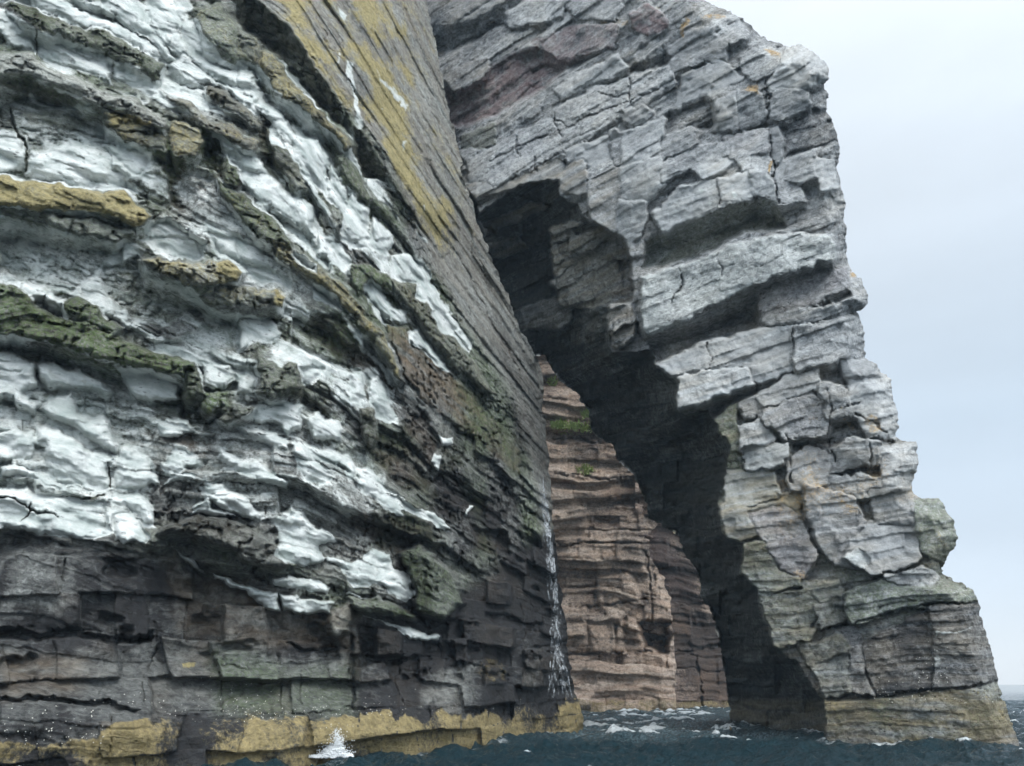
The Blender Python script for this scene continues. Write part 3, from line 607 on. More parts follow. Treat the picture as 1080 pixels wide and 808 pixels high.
# ----- head of the pillar
block('A2', '320,250 370,150 430,135 470,165 500,215 480,240 420,260 370,270 330,285', 1.0, .62, brown=.15, label='rounded layered head block at the top corner', r=9)
block('A2', '315,290 370,265 430,280 440,310 380,345 320,360', .7, .56); block('A2', '240,170 300,135 350,160 330,210 270,240 240,210', .6, .5)
block('A2', '150,310 220,280 225,390 150,390', .5, .40); block('A2', '225,270 290,280 310,350 230,390', .6, .46)
block('A2', '20,150 90,90 150,80 190,130 180,190 110,180 30,210', .6, .48); block('A2', '150,50 220,50 250,100 200,130 160,90', .5, .5); block('A2', '60,230 170,190 240,230 140,280 40,310', .5, .48)
hollow('A2', '0,350 120,290 150,310 150,390 90,385 0,400', -.9, .36); hollow('A2', '330,400 440,320 500,340 520,420 450,450 340,480', -.5, .3)
block('A2', '0,410 90,385 100,430 0,470', .5, .55); block('A2', '90,500 200,460 210,490 120,540', .7, .68); block('A2', '220,470 310,455 325,510 250,520', .9, .70)
block('A2', '190,415 310,390 312,450 200,470', .8, .66, red=.12); block('A2', '0,490 80,450 190,430 190,460 90,500 0,540', .6, .64)
block('A2', '-30,640 50,570 160,540 165,615 80,660 0,700', 1.1, .72, label='smooth pale lilac slab over the dark overhang'); block('A2', '165,540 260,525 265,590 170,612', 1.15, .72); block('A2', '265,520 310,520 335,560 340,600 270,580', 1.1, .68)
block('A2', '320,400 345,390 360,430 345,485 325,470', .5, .55); block('A2', '345,490 450,460 455,530 400,550 340,540', .7, .46); block('A2', '455,480 500,480 520,560 470,570', .4, .58); block('A2', '345,545 400,560 420,600 350,605', .7, .56)
crack(A, 'A2', '312,230 315,360', 2.2, .8); crack(A, 'A2', '316,390 325,500 350,610', 2., .7); crack(A, 'A2', '160,545 168,612', 1.2, .4)
tint(A, 'A2', '300,135 350,150 355,170 320,160', 'lichen', .8, 5); tint(A, 'A2', '230,265 285,250 290,285 260,280', 'lichen', .75, 5); tint(A, 'A2', '90,40 180,40 190,55 110,55', 'lichen', .7, 4); tint(A, 'A2', '40,110 70,50 80,60 55,120', 'lichen', .8, 3); tint(A, 'A2', '315,480 325,480 322,520 314,510', 'lichen', .9, 2)
for a in ['100,568 120,572 108,582', '205,575 222,585 210,595', '130,605 142,606 140,614']: tint(A, 'A2', a, 'guano', 1., 1.2)
# ----- overhang below, pale ledges, pillar front
hollow('A2', '-60,720 0,700 100,655 200,610 340,600 365,685 250,690 160,740 0,800 -60,800', -1.35, .56, green=.4, brown=.4)
block('A4', '0,120 100,90 210,45 330,5 420,0 530,5 545,60 490,60 480,80 390,100 300,140 210,180 130,220 20,275 0,260', 1.5, .80, guano=.38, green=.15, name='ledge', label='pale whitish ledge jutting over a dark recess', tilt=.2)
block('A4', '330,150 440,110 590,85 585,140 450,200 330,230', .7, .42, red=.2); block('A4', '585,90 615,110 635,140 638,195 600,180 585,150', .6, .5, lich=.3); block('A4', '330,240 480,200 620,180 640,195 560,225 350,250', 1.0, .56, name='ledge')
hollow('A4', '10,285 130,230 240,185 325,220 325,250 200,300 40,360', -1.15, .52)
block('A4', '40,365 180,300 330,265 425,260 425,375 330,410 290,385 180,380 100,405', 1.0, .66, name='slab'); block('A4', '425,260 590,230 620,250 635,345 560,350 430,375', .95, .66, name='slab')
block('A4', '95,405 200,380 280,380 310,415 220,460 100,490', 1.2, .70, name='slab', label='bevelled grey slab end above the dark hollow', tilt=.2)
hollow('A4', '100,495 310,425 335,440 270,470 190,520 110,510', -1.1, .48)
block('A4', '260,550 330,520 370,580 280,605', 1.0, .70); block('A4', '285,605 400,590 405,640 300,680', .95, .72, green=.1); block('A4', '335,500 480,440 530,480 520,560 400,570 350,530', .9, .66, red=.1)
block('A4', '315,460 400,400 490,385 500,430 400,460 330,485', .8, .60); block('A4', '500,420 560,430 610,460 600,500 520,520', .9, .62); block('A4', '580,400 700,390 705,480 720,520 710,570 640,560 600,500', .6, .62, r=8)
block('A4', '525,610 600,570 665,585 665,640 530,670', .8, .58, brown=.25); block('A4', '670,600 770,580 785,660 680,670', .9, .60); block('A4', '500,690 600,680 670,690 680,740 520,740', .8, .74, guano=.2); block('A4', '680,680 760,670 750,740 690,740', .7, .66)
block('A4', '270,475 310,460 330,500 290,510', .8, .62); block('A4', '400,640 470,600 520,620 520,700 420,729', .5, .5, brown=.3); block('A4', '560,355 640,350 665,375 660,390 570,395', .8, .62)
block('A4', '200,520 260,480 260,600 290,680 240,740 215,620', .5, .38, green=.55, brown=.4)
tint(A, 'A4', '620,510 650,505 690,555 640,560', 'lichen', .62, 4); tint(A, 'A4', '575,515 620,560 590,545', 'lichen', .6, 4); tint(A, 'A4', '590,85 605,85 610,115 590,110', 'lichen', .9, 3)
for a in ['425,260 425,375', '520,430 530,500 610,470', '480,440 530,490 520,570 540,640', '180,300 190,370', '405,560 420,700', '600,500 690,560', '100,90 110,130 70,190', '210,45 220,110', '640,585 645,660']: crack(A, 'A4', a, 1.4, .4)
block('A6', '105,90 190,60 330,60 320,130 200,170 130,190 120,140', .7, .56, brown=.7, green=.15); block('A6', '110,-10 250,0 270,60 120,100', .6, .50, brown=.5, green=.2)
block('A6', '190,110 280,90 330,140 370,220 330,290 270,260 220,180', .8, .42, red=.25); block('A6', '340,30 400,50 470,60 520,150 460,220 500,260 430,250 380,200 350,120', .9, .58, red=.12, tilt=.9)
block('A6', '470,190 520,130 640,150 660,230 600,260 520,275 460,220', .7, .56, tilt=.9); block('A6', '455,230 480,210 508,240 490,255', 1.0, .88, guano=.5); block('A6', '520,50 640,40 650,140 540,130', .6, .55, guano=.25)
block('A6', '645,75 700,62 730,85 760,150 765,180 720,240 670,215 650,150', .7, .40, green=.55, lich=.1, tilt=.2, label='mossy green knob on the outer edge', r=12)
block('A6', '165,200 220,190 260,270 330,300 220,340 170,310', .9, .45, green=.4, brown=.5); block('A6', '330,300 430,295 445,340 370,355', .7, .48, green=.3, brown=.4)
block('A6', '215,350 340,320 370,355 350,420 250,440', .8, .44, green=.35, brown=.4); block('A6', '250,440 370,430 350,460 250,487', .9, .32, green=.3, brown=.4); block('A6', '365,365 450,345 465,400 380,430', .6, .30, green=.2)
block('A6', '450,330 560,290 620,300 800,310 818,350 700,370 620,365 480,415 455,390', .9, .40, green=.55, name='ledge', label='green stained ledge above the dark pillar foot')
block('A6', '560,285 660,260 700,280 690,300 600,300', .7, .7, guano=.35)
block('A6', '320,480 470,440 470,500 350,535', .5, .20, green=.2, brown=.2); block('A6', '355,540 465,505 470,605 400,610', .45, .16, green=.2); block('A6', '440,430 480,420 510,560 530,610 475,605 470,480', .3, .16)
block('A6', '500,470 560,440 680,375 700,480 690,600 540,605 510,540', .35, .10, tilt=.25, name='slab'); block('A6', '685,375 835,352 852,480 702,472', .6, .20, tilt=.2, name='slab'); block('A6', '700,480 852,484 878,575 695,595', .5, .14, tilt=.2, name='slab')
crack(A, 'A6', '380,435 470,415 620,368 830,350', 2.4, .8); crack(A, 'A6', '400,618 540,612 700,600 880,578', 2.6, .7); crack(A, 'A6', '540,610 500,540', 1.5, .4)
tint(A, 'A6', '690,440 800,425 790,432 700,448', 'guano', .8, 2); tint(A, 'A6', '690,500 715,495 715,530 690,545', 'guano', .55, 4)
# ----- tide band
bA = np.interp(A.PX, [700,770,869,872,920,990,1055,1075], [739,739,738,740,736,730,722,728]).astype(F32)
bd = A.PY-bA+3*fbm(A.P, .8, 3, 71.); m = sstep(-2, 2, bd)
ch['weed'][:] = m*(.26+.40*midA); A.prot += m*.35; ch['tone'] += m*.0; ch['brown'] += m*.5
A.parts[len(A.parts)+1] = ('barnacle_band', None); A.label[bd > 0] = len(A.parts)
A.undersides(1.1, .3)
# ----- the hollow under the arch: from the lit lip back to the opening
LIP = np.array([(440,60),(470,150),(497,205),(505,222),(520,212),(560,193),(588,190),(590,205),(610,213),(624,235),(650,248),(656,262),(652,290),(646,318),(640,325),(640,345),(646,372),(668,372),(690,368),(694,388),(714,402),(714,430),(722,436),(748,432),(756,452),(771,470),(766,508),(757,528),(762,560),(785,575),(783,605),(800,625),(803,650),(817,682),(840,700),(850,712),(858,725),(869,739),(872,772),(874,900)], float)
OPEN = np.array([(430,140),(470,230),(515,330),(560,376),(572,374),(580,390),(595,405),(607,413),(620,432),(625,455),(645,470),(650,482),(668,500),(682,530),(684,548),(697,553),(715,565),(718,578),(725,590),(735,605),(740,630),(750,645),(757,670),(762,690),(766,720),(768,745),(770,768),(770,900)], float)
A.warp(3.5, 14., 6)
CAVE = np.concatenate([LIP, OPEN[::-1]])
slc, dc = A.sdf(CAVE, 6)
_, dl = A.sdf(LIP, 3000, closed=False); _, do = A.sdf(OPEN, 3000, closed=False)
dl = dl[slc] if dl.shape != dc.shape else dl; do = do[slc] if do.shape != dc.shape else do
m = sstep(-1, 1.5, dc)
ob, gb_, hb, _ = brick(bedA[slc]*1.0+.3*midA[slc], sA[slc], 1.1, 3., 21, .1, .1)
steps = dl/(dl+do+1e-3)
deep = 11*steps**.8
relief = ob*1.2-.2*gb_+.35*midA[slc]+.1*o3[slc]
base = A.prot[slc]; base += (bigA[slc]*.5-1.0*sstep(0, 6, dl)-deep+relief*sstep(0, 10, dl)-base)*m
A.put('tone', slc, m, -.02+.2*midA[slc]+.3*(hb[...,1]-.5)); A.put('green', slc, m, .15); A.put('brown', slc, m, .15); A.put('lichen', slc, m, 0.); A.put('guano', slc, m, 0.); A.put('wet', slc, m, .55)  # shade of the hollow is put into the rock tone
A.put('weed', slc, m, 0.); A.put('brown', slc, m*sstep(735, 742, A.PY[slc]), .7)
A.mark(slc, dc, 'inner_wall', 'wall and roof of the hollow under the arch, shade painted into its dark tone')
# lit beds and the hanging cluster of blocks inside the roof hollow
for a, tn, br_, h in [('505,238 560,212 582,216 550,233 512,250', .5, .7, 1.0), ('510,258 545,250 560,262 520,275', .36, .6, .6), ('548,325 590,312 606,325 600,345 556,350', .42, .3, 1.2)]:
    sl, d = A.sdf(pts('P', a)); m = sstep(-1, 2, d); A.prot[sl] += m*h; A.put('tone', sl, m, tn); A.put('brown', sl, m, br_); A.mark(sl, d, 'bed')
ob4, g4, h4, _ = brick(bedA+.5*midA, sA+.25*bedA+.4*midA, .62, .75, 31, .05, .05)
for q, tn, h in (('577,240 600,232 650,245 664,262 668,318 640,322 612,328 590,322 580,300 584,280', .36, -2.0), ('640,322 664,317 672,352 652,372 641,350', .58, .3)):
    sl, d = A.sdf(pts('P', q)); m = sstep(-1, 2, d); base = A.prot[sl]
    base += (h-.022*(A.PY[sl]-240)*(h < 0)+1.0*ob4[sl]-.25*g4[sl]+.25*midA[sl]-base)*m
    A.put('tone', sl, m, tn+.3*(h4[sl][...,1]-.5)); A.put('brown', sl, m, .6); A.put('wet', sl, m, .1); A.mark(sl, d, 'hanging_block' if h < 0 else 'block')
A.prot += (.09*finA+.02*fbm(A.P, .22, 2, 75.)).astype(F32)
ARCH = np.concatenate([np.array([(420,-400),(700,-400),(728,-60),(738,-10),(746,1),(760,8),(790,25),(800,36),(815,44),(830,50),(845,47),(860,55),(873,72),(876,82),(869,90),(873,100),(872,118),(880,130),(885,160),(884,180),(890,210),(893,270),(898,283),(905,292),(914,308),(916,320),(905,330),(911,345),(912,378),(925,383),(928,395),(940,400),(941,420),(947,437),(944,460),(952,465),(966,467),(970,490),(964,500),(963,520),(975,525),(990,525),(1002,545),(1011,565),(1005,580),(998,590),(993,605),(1010,613),(1025,622),(1032,635),(1043,680),(1054,718),(1058,740),(1068,765),(1076,785),(1080,900)]), OPEN[::-1], np.array([(400,100)])])
ma_ = A.mask_from(ARCH, 2.6, 9., 8)
sil = sstep(640, 760, A.PX+np.maximum(0, (A.PY-380))*.0)
rim = 1-np.sqrt(np.clip(ma_/18, 0, 1))
A.prot -= (2.0*rim*((A.PX > 720+(A.PY-400)*.2) | (A.PY < 20))).astype(F32)
arch = thing('sea_arch', 'tall natural arch of layered grey rock standing in the sea beside the crusted cliff', 'sea arch', (14, 38, 0))
A.build(arch, ma_, M_arch, 'rock_face', 15., strat=(sA, bwA, A.P[2]), rim=lambda x, y: (x > 720+np.maximum(0, y-300)*.35)*1.)

# ================================================================== FAR CLIFFS seen through the arch
def far_cliff(name, label, x0, x1, n, c, k, poly, seed, main_tone, brown, cut, bandy, xb):
    B = Patch(x0, x1, 240, 772, 1.25)
    B.base(plane_t(B, n, c, k))
    s_ = B.P[0]-B.P[1]*.3; z = B.P[2]+.05*s_
    md = fbm(B.P, 4., 4, seed); bg = fbm(B.P, 11., 3, seed+3); fn = fbm(B.P, 1.1, 4, seed+5)
    bw_ = z+.9*fbm(B.P, 9., 3, seed+1)+.35*md+.08*fn
    a1, q1, e1, _ = brick(bw_, s_, 3.1, 7., seed, .2, .25); a2, q2, e2, _ = brick(bw_, s_+a1, 1.05, 3.2, seed+1, .12, .12); a3, q3, e3, _ = brick(bw_, s_, .4, 2., seed+2, .06, .06); s_ = s_+.6*md
    B.prot = (bg*1.8+a1*1.5-.25*q1+a2*1.0-.2*q2+a3*.35-.04*q3+.55*md).astype(F32)
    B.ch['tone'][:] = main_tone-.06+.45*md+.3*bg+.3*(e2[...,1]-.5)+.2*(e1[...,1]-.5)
    B.ch['brown'][:] = brown+.3*md+.3*(e1[...,2]-.5); B.ch['red'][:] = np.clip(.04+.25*bg, 0, .3)
    B.warp(3., 12., 1)
    for a, d_ in cut: crack(B, 'P', a, 2., d_)
    if name == 'brown_sea_cliff':
        for a, tn in (('628,612 665,600 676,640 650,655 632,640', .75), ('618,655 655,645 660,690 625,690', .62), ('590,640 620,640 618,680 595,680', .6)):
            sl, d = B.sdf(pts('P', a)); mm = sstep(-3, 4, d); B.put('tone', sl, mm, tn); B.put('red', sl, mm, 0.); B.put('brown', sl, mm, .5); B.prot[sl] += mm*.8; B.mark(sl, d, 'slab')
        sl, d = B.sdf(pts('P', '674,655 706,655 706,690 682,685')); B.prot[sl] -= 3*sstep(-2, 3, d); B.put('tone', sl, sstep(-2,3,d), .2)
    bd = B.PY-bandy+3*fbm(B.P, 1.5, 3, seed+9); mm = sstep(-3, 3, bd); B.ch['weed'][:] = mm*.52; B.prot += mm*.5
    B.parts[len(B.parts)+1] = ('barnacle_band', None); B.label[bd > 0] = len(B.parts)
    B.undersides(1.0, .6); B.prot += .12*fn.astype(F32)
    root = thing(name, label, 'cliff', (xb, 74, 0))
    mk = B.mask_from(np.array(poly, float), 2.5, 10., 4)
    B.prot -= (2.5*(1-np.sqrt(np.clip(mk/14, 0, 1)))).astype(F32)
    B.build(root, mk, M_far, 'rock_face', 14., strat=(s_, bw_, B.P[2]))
    return B
FB = far_cliff('brown_sea_cliff', 'sunlit brown layered cliff seen through the opening of the arch', 470, 730, (.10, .995), 73.5, .16,
    [(440,60),(560,150),(650,300),(720,420),(714,520),(700,545),(688,560),(684,570),(688,590),(700,610),(708,640),(712,700),(713,745),(713,900),(440,900)], 81, .66, .40,
    [('585,462 645,466 690,470', 1.2), ('585,500 640,505 690,500', 1.), ('590,575 690,572', 1.), ('600,640 705,632', 1.2), ('600,690 712,688', 1.), ('680,580 690,640 680,690', 1.)], 737, 6)
DB = far_cliff('shade_toned_cliff', 'brown cliff behind the pillar with shade painted into its tone, right of the sunlit brown cliff', 670, 830, (-.5, .866), 59.0, .12,
    [(660,500),(720,430),(825,500),(826,900),(660,900)], 91, -.04, .05, [('700,690 765,680', 1.4), ('700,640 760,632', 1.), ('735,690 740,745', 1.2)], 738, 16)  # low tone paints in the shade of this recessed cliff

# grass tufts growing on the far brown cliff
def green_mat():
    N = NT('grass_blade'); oi = N.n('ShaderNodeNewGeometry'); n = N.noise(oi.outputs['Position'], 3., 3)
    N.l(N.mix(n, (.20,.27,.08), (.42,.50,.20)), N.bsdf.inputs['Base Color']); N.bsdf.inputs['Roughness'].default_value = .7; return N.m
M_grass = green_mat()
def tuft(px, py, w, h, label, n, seed):
    r = random.Random(seed); c = FB.at(px, py, .3); vs, fs = [], []
    mp = 73/FPX
    for i in range(n):
        while True:
            u, v = r.uniform(-1, 1), r.uniform(-1, 1)
            if u*u+v*v < 1: break
        b = FB.at(px+u*w*.5, py+v*h*.5, -.1)
        L_ = r.uniform(.35, .85); a = r.uniform(0, 6.28)
        dirv = np.array([math.cos(a)*.5, -abs(math.sin(a))*.7-.25, r.uniform(-.15, .9)]); side = np.array([math.sin(a), .3*math.cos(a), .3]); side /= np.linalg.norm(side); wd = r.uniform(.04, .10)
        k = len(vs); m_ = b+dirv*L_*.6; e = b+dirv*L_+np.array([0, -.1, -.25*L_])
        vs += [b-side*wd, b+side*wd, m_+side*wd*.8, m_-side*wd*.8, e]; fs += [(k, k+1, k+2, k+3), (k+3, k+2, k+4, k+4)]
    me = bpy.data.meshes.new('grass_tuft'); me.from_pydata([tuple(x-c) for x in vs], [], [f if f[2] != f[3] else f[:3] for f in fs]); me.materials.append(M_grass)
    o = bpy.data.objects.new('grass_tuft', me); o.location = c; col.objects.link(o)
    o['label'] = label; o['category'] = 'grass tuft'; o['group'] = 'grass tufts on the far brown cliff'
for i, a in enumerate([(606,453,46,12,'broad bright green grass tuft on the ledge of the far brown cliff',520), (583,404,9,8,'small grass tuft highest up on the far brown cliff',110), (618,438,9,8,'small grass tuft beside the dark arch wall on the brown cliff',110),
                       (617,497,18,9,'thin grass tuft lowest down on the far brown cliff',120), (588,450,16,8,'narrow green grass tuft beside the edge of the left cliff',140)]): tuft(*a, seed=i+3)

# ================================================================== barnacles, trickling water, spray
def simple(name, c, rough=.6, spec=.4):
    N = NT(name); g = N.n('ShaderNodeNewGeometry'); n = N.noise(g.outputs['Position'], 14., 3)
    N.l(N.mix(n, tuple(x*.75 for x in c), c), N.bsdf.inputs['Base Color']); N.bsdf.inputs['Roughness'].default_value = rough; N.bsdf.inputs['Specular IOR Level'].default_value = spec; return N
M_barn = simple('barnacle_shell', (.72,.70,.62)).m
def barnacles(B, root, specs, seed):
    r = random.Random(seed); vs, fs = [], []
    for (x0, x1, y0, y1, n, rad) in specs:
        for i in range(n):
            x = r.uniform(x0, x1); y = y1-(y1-y0)*abs(r.gauss(0, .5)); 
            if y < y0-10: continue
            c = B.at(x, y, .0); q = rad*r.uniform(.5, 1.3); k = len(vs)
            d = np.array([-c[0], -c[1], CZ-c[2]]); d /= np.linalg.norm(d)
            e1 = np.cross(d, (0,0,1)); e1 /= np.linalg.norm(e1); e2 = np.cross(e1, d)
            for j in range(6): vs.append(c-d*q*.3+q*(math.cos(j*1.047)*e1+math.sin(j*1.047)*e2))
            for j in range(6): vs.append(c+d*q*.8+.5*q*(math.cos(j*1.047)*e1+math.sin(j*1.047)*e2))
            fs += [(k+j, k+(j+1) % 6, k+6+(j+1) % 6, k+6+j) for j in range(6)]+[tuple(k+6+j for j in range(6))]
    me = bpy.data.meshes.new('barnacle'); me.from_pydata([tuple(v) for v in vs], [], fs); me.materials.append(M_barn)
    o = bpy.data.objects.new('barnacle', me); col.objects.link(o); o.parent = root; o.matrix_parent_inverse = root.matrix_world.inverted(); o['kind'] = 'stuff'; o['label'] = 'tiny white barnacles dotting the wet rock'
barnacles(L, cliff, [(0,110,735,785,90,.015), (170,300,722,762,110,.014), (230,300,730,758,40,.015), (300,420,735,757,80,.014), (420,560,735,752,40,.014), (100,180,733,745,20,.014)], 4)
barnacles(A, arch, [(925,985,712,735,45,.018), (965,1000,680,720,45,.018), (900,1050,725,742,40,.017)], 5)

NW = simple('white_water', (.62,.66,.69), .35, .5); M_water = NW.m
gq = NW.n('ShaderNodeNewGeometry'); NW.l(NW.math('MULTIPLY', NW.ss(NW.noise(gq.outputs['Position'], 3., 3), .38, .66), .5), NW.bsdf.inputs['Alpha'])
def tube(path, rads, n=5):
    vs, fs = [], []
    for i, c in enumerate(path):
        for j in range(n): vs.append((c[0]+rads[i]*math.cos(j*6.283/n), c[1]+rads[i]*math.sin(j*6.283/n), c[2]+rads[i]*.3*math.sin(j*6.283/n)))
    for i in range(len(path)-1):
        for j in range(n): fs.append((i*n+j, i*n+(j+1) % n, (i+1)*n+(j+1) % n, (i+1)*n+j))
    return vs, fs
r = random.Random(12); vs, fs = [], []
kx = [569,573,578,583,586,589,591,592]; ky = [520,545,580,620,650,690,705,716]
for s_ in range(420):
    y0 = 505+215*r.random(); y1 = min(y0+r.uniform(6, 30), 737); path, rad = [], []
    off = r.gauss(0, 2.7)*(.7+.5*math.sin(y0*.05)**2); ph = r.uniform(0, 6); n = 9; rr = r.uniform(.010, .040)*(1.15 if 530 < y0 < 620 or y0 > 690 else .8)
    for i in range(n):
        y = y0+(y1-y0)*i/(n-1); sp_ = 1+max(0, y-685)/14.
        x = np.interp(y, [470,520,545,580,620,650,690,705,720,740], [572,573,576,581,585,587,588,589,592,595])+off*sp_+.5*math.sin(y*.4+ph)
        x = min(x, np.interp(y, [400,520,560,610,660,700,733,745], [572,579,583,589,596,599,605,611])-2.5)
        path.append(L.at(x, y, .02)); rad.append(rr*math.sin(math.pi*(i+.5)/n))
    v, f = tube(path, rad); k = len(vs); vs += v; fs += [tuple(q+k for q in g) for g in f]
wy_ = np.linspace(503, 740, 60); wx_ = np.interp(wy_, [470,520,545,580,620,650,690,705,720,740], [572,573,576,581,585,587,588,589,592,595])
v, f = tube([L.at(min(a_, np.interp(b_, [400,520,560,610,660,700,733,745], [572,579,583,589,596,599,605,611])-3), b_, .02) for a_, b_ in zip(wx_, wy_)], [.022]*60); k = len(vs); vs += v; fs += [tuple(q+k for q in g) for g in f]
me = bpy.data.meshes.new('waterfall'); me.from_pydata(vs, [], fs); me.materials.append(M_water)
wf = bpy.data.objects.new('waterfall', me); col.objects.link(wf)
for p_ in me.polygons: p_.use_smooth = True
wf['label'] = 'thin white trickle of water running down the dark edge of the crusted cliff'; wf['category'] = 'waterfall'

# sea spray bursting at the foot of the cliff
def sea_point(px, py):
    x, y, z = rays(px, py); t = (0-CZ)/z; return np.array([x*t, y*t, 0.])
r = random.Random(5); vs, fs = [], []
ICO_V = [(0,0,1),(.894,0,.447),(.276,.851,.447),(-.724,.526,.447),(-.724,-.526,.447),(.276,-.851,.447),(.724,.526,-.447),(-.276,.851,-.447),(-.894,0,-.447),(-.276,-.851,-.447),(.724,-.526,-.447),(0,0,-1)]
ICO_F = [(0,1,2),(0,2,3),(0,3,4),(0,4,5),(0,5,1),(1,6,2),(2,7,3),(3,8,4),(4,9,5),(5,10,1),(6,7,2),(7,8,3),(8,9,4),(9,10,5),(10,6,1),(11,7,6),(11,8,7),(11,9,8),(11,10,9),(11,6,10)]
sp = sea_point(355, 797); sp[1] -= .5
for i in range(6500):
    if i < 3600:                                  # the plume: a dense ragged cone
        h = .78*r.random()**1.5; lob = r.choice((-.10, .02, .10)); x = lob*(1+h)+r.gauss(0, .20*(1-h)+.03)-.02+h*.06; y = r.gauss(0, .10)
        h = h*r.uniform(.75, 1.15)*(1.1 if lob == .02 else .8)
    elif i < 4000: h = abs(r.gauss(.35, .3)); x = r.gauss(0, .33); y = r.gauss(0, .2)      # stray drops
    else: x = r.uniform(-1.5, .8); h = abs(r.gauss(0, .03))*(1+2*math.exp(-(x/.5)**2)); y = r.gauss(0, .10)+.1*math.sin(x*4)
    x *= .72; h *= .82; q = r.uniform(.005, .017)*(1.2 if h < .25 else .8); k = len(vs)
    vs += [(x+q*a, y+q*b, h+q*c*1.3) for a, b, c in ICO_V]; fs += [tuple(k+j for j in f) for f in ICO_F]
me = bpy.data.meshes.new('sea_spray'); me.from_pydata(vs, [], fs); me.materials.append(simple('sea_spray_foam', (.86,.89,.9), .5).m)
for p_ in me.polygons: p_.use_smooth = True
o = bpy.data.objects.new('sea_spray', me); o.location = sp; col.objects.link(o)
o['label'] = 'white burst of spray where a wave breaks against the foot of the crusted cliff'; o['category'] = 'spray'

# ================================================================== SEA
rad = np.concatenate([np.geomspace(3, 14, 40)[:-1], np.geomspace(14, 130, 520)[:-1], np.geomspace(130, 12000, 70)])
ang = np.concatenate([np.linspace(-40, 42, 760), np.linspace(42, 320, 90)[1:]])*math.pi/180
AA, RR = np.meshgrid(ang, rad); SX, SY = RR*np.sin(AA), RR*np.cos(AA)
wr = np.random.default_rng(3); hgt = np.zeros_like(SX); fac = sstep(400, 90, RR)
for i in range(46):
    lam = 10**wr.uniform(-.35, .95); a = wr.normal(.9, .75); k = 2*math.pi/lam; amp = .019*lam**.55*wr.uniform(.5, 1.2)
    ph = k*(SX*math.sin(a)+SY*math.cos(a))+wr.uniform(0, 6.28)+1.2*vnoise(SX/lam/3, SY/lam/3, np.full_like(SX, i*1.7))
    at_ = np.clip(lam/np.maximum(RR*.0045*3, .05), 0, 1)
    sn = np.sin(ph); hgt += amp*at_*(1-2*np.abs(sn)**.75*.9)*1.0 if i % 2 else amp*at_*sn
hgt *= fac
sw = vnoise(SX/9, SY/9, np.full_like(SX, 3.3)); q = hgt/ (np.std(hgt[(RR > 20) & (RR < 80)])+1e-6)
fp = fbm((SX, SY, np.zeros_like(SX)), 1.3, 4, 33.)
chan = np.exp(-((SX-.16*SY)/7.)**2)*sstep(30, 42, SY)
fp2 = fbm((SX*.5, SY*1.4, np.zeros_like(SX)), .7, 4, 35., .65)
foam_glint = sstep(1.35, 2.4, q+1.2*fp2+.5*sw+1.7*chan*(.6+fp))  # channel term paints sky glints in with the real foam
# surf along the rock foot
def surf(B, xs, ytop, w):
    global foam_glint
    for x in xs:
        ys = np.arange(ytop, 812, 1.5); prev = None
        for y in ys:
            c = B.at(x, y)
            if c[2] < .02: break
            prev = c
        if prev is None: continue
        dd = (SX-prev[0])**2+(SY-prev[1])**2
        ii = np.where(dd < (w*2.2)**2)
        foam_glint[ii] = np.maximum(foam_glint[ii], np.exp(-dd[ii]/w**2)*np.clip(.42+.9*fp2[ii]+.3*sw[ii], 0, 1))
surf(L, range(300, 616, 5), 745, .55); surf(A, range(772, 1078, 5), 738, .5)
nR, nA_ = SX.shape; co = np.stack([SX, SY, hgt], -1).reshape(-1, 3); id_ = np.arange(nR*nA_).reshape(nR, nA_)
nx = np.roll(id_, -1, 1); fq = np.stack([id_[:-1], nx[:-1], nx[1:], id_[1:]], -1).reshape(-1, 4)
N = NT('sea_water'); at_ = N.attr('foam_glint'); g = N.n('ShaderNodeNewGeometry'); pos = g.outputs['Position']
n1_ = N.noise(N.scalev(pos, (1., 1., .3)), 3.2, 6, .65); n2_ = N.noise(pos, .35, 3, .5); n3_ = N.noise(pos, 11., 4, .7)
sf = N.n('ShaderNodeSeparateColor'); N.l(at_.outputs[0], sf.inputs[0])
n6_ = N.noise(N.scalev(pos, (4., 7., 4.)), 1., 5, .75, .8); fm_ = N.math('MULTIPLY', N.math('MULTIPLY', N.ss(sf.outputs[0], .15, .8), N.ss(N.math('ADD', n6_, N.math('MULTIPLY', sf.outputs[0], .16)), .47, .66)), .9)
N.l(N.mix(fm_, N.mix(N.math('MULTIPLY', sf.outputs[1], N.ss(n3_, .35, .65)), N.mix(n2_, (.003,.016,.023), (.005,.028,.036)), (.20,.26,.28)), (.66,.70,.71)), N.bsdf.inputs['Base Color'])
N.l(N.math('ADD', .10, N.math('MULTIPLY', fm_, .6)), N.bsdf.inputs['Roughness']); N.bsdf.inputs['IOR'].default_value = 1.33
bp = N.n('ShaderNodeBump'); vl = N.n('ShaderNodeVectorMath', operation='LENGTH'); N.l(pos, vl.inputs[0]); N.l(N.math('SUBTRACT', 1., N.math('MULTIPLY', N.ss(vl.outputs['Value'], 50., 300.), .88)), bp.inputs['Strength']); bp.inputs['Distance'].default_value = .35; N.l(N.math('ADD', n1_, N.math('MULTIPLY', n3_, .25)), bp.inputs['Height']); N.l(bp.outputs[0], N.bsdf.inputs['Normal'])
fc = np.zeros((nR*nA_, 4), F32); fc[:, 0] = foam_glint.ravel(); fc[:, 1] = np.clip(chan*(.75+.6*fp2+.3*sw), 0, 1).ravel(); fc[:, 3] = 1  # green channel paints sky reflection over aerated water in the gap
sea = mesh_obj('sea', co, fq, N.m, None, dict(foam_glint=fc)); sea['kind'] = 'structure'

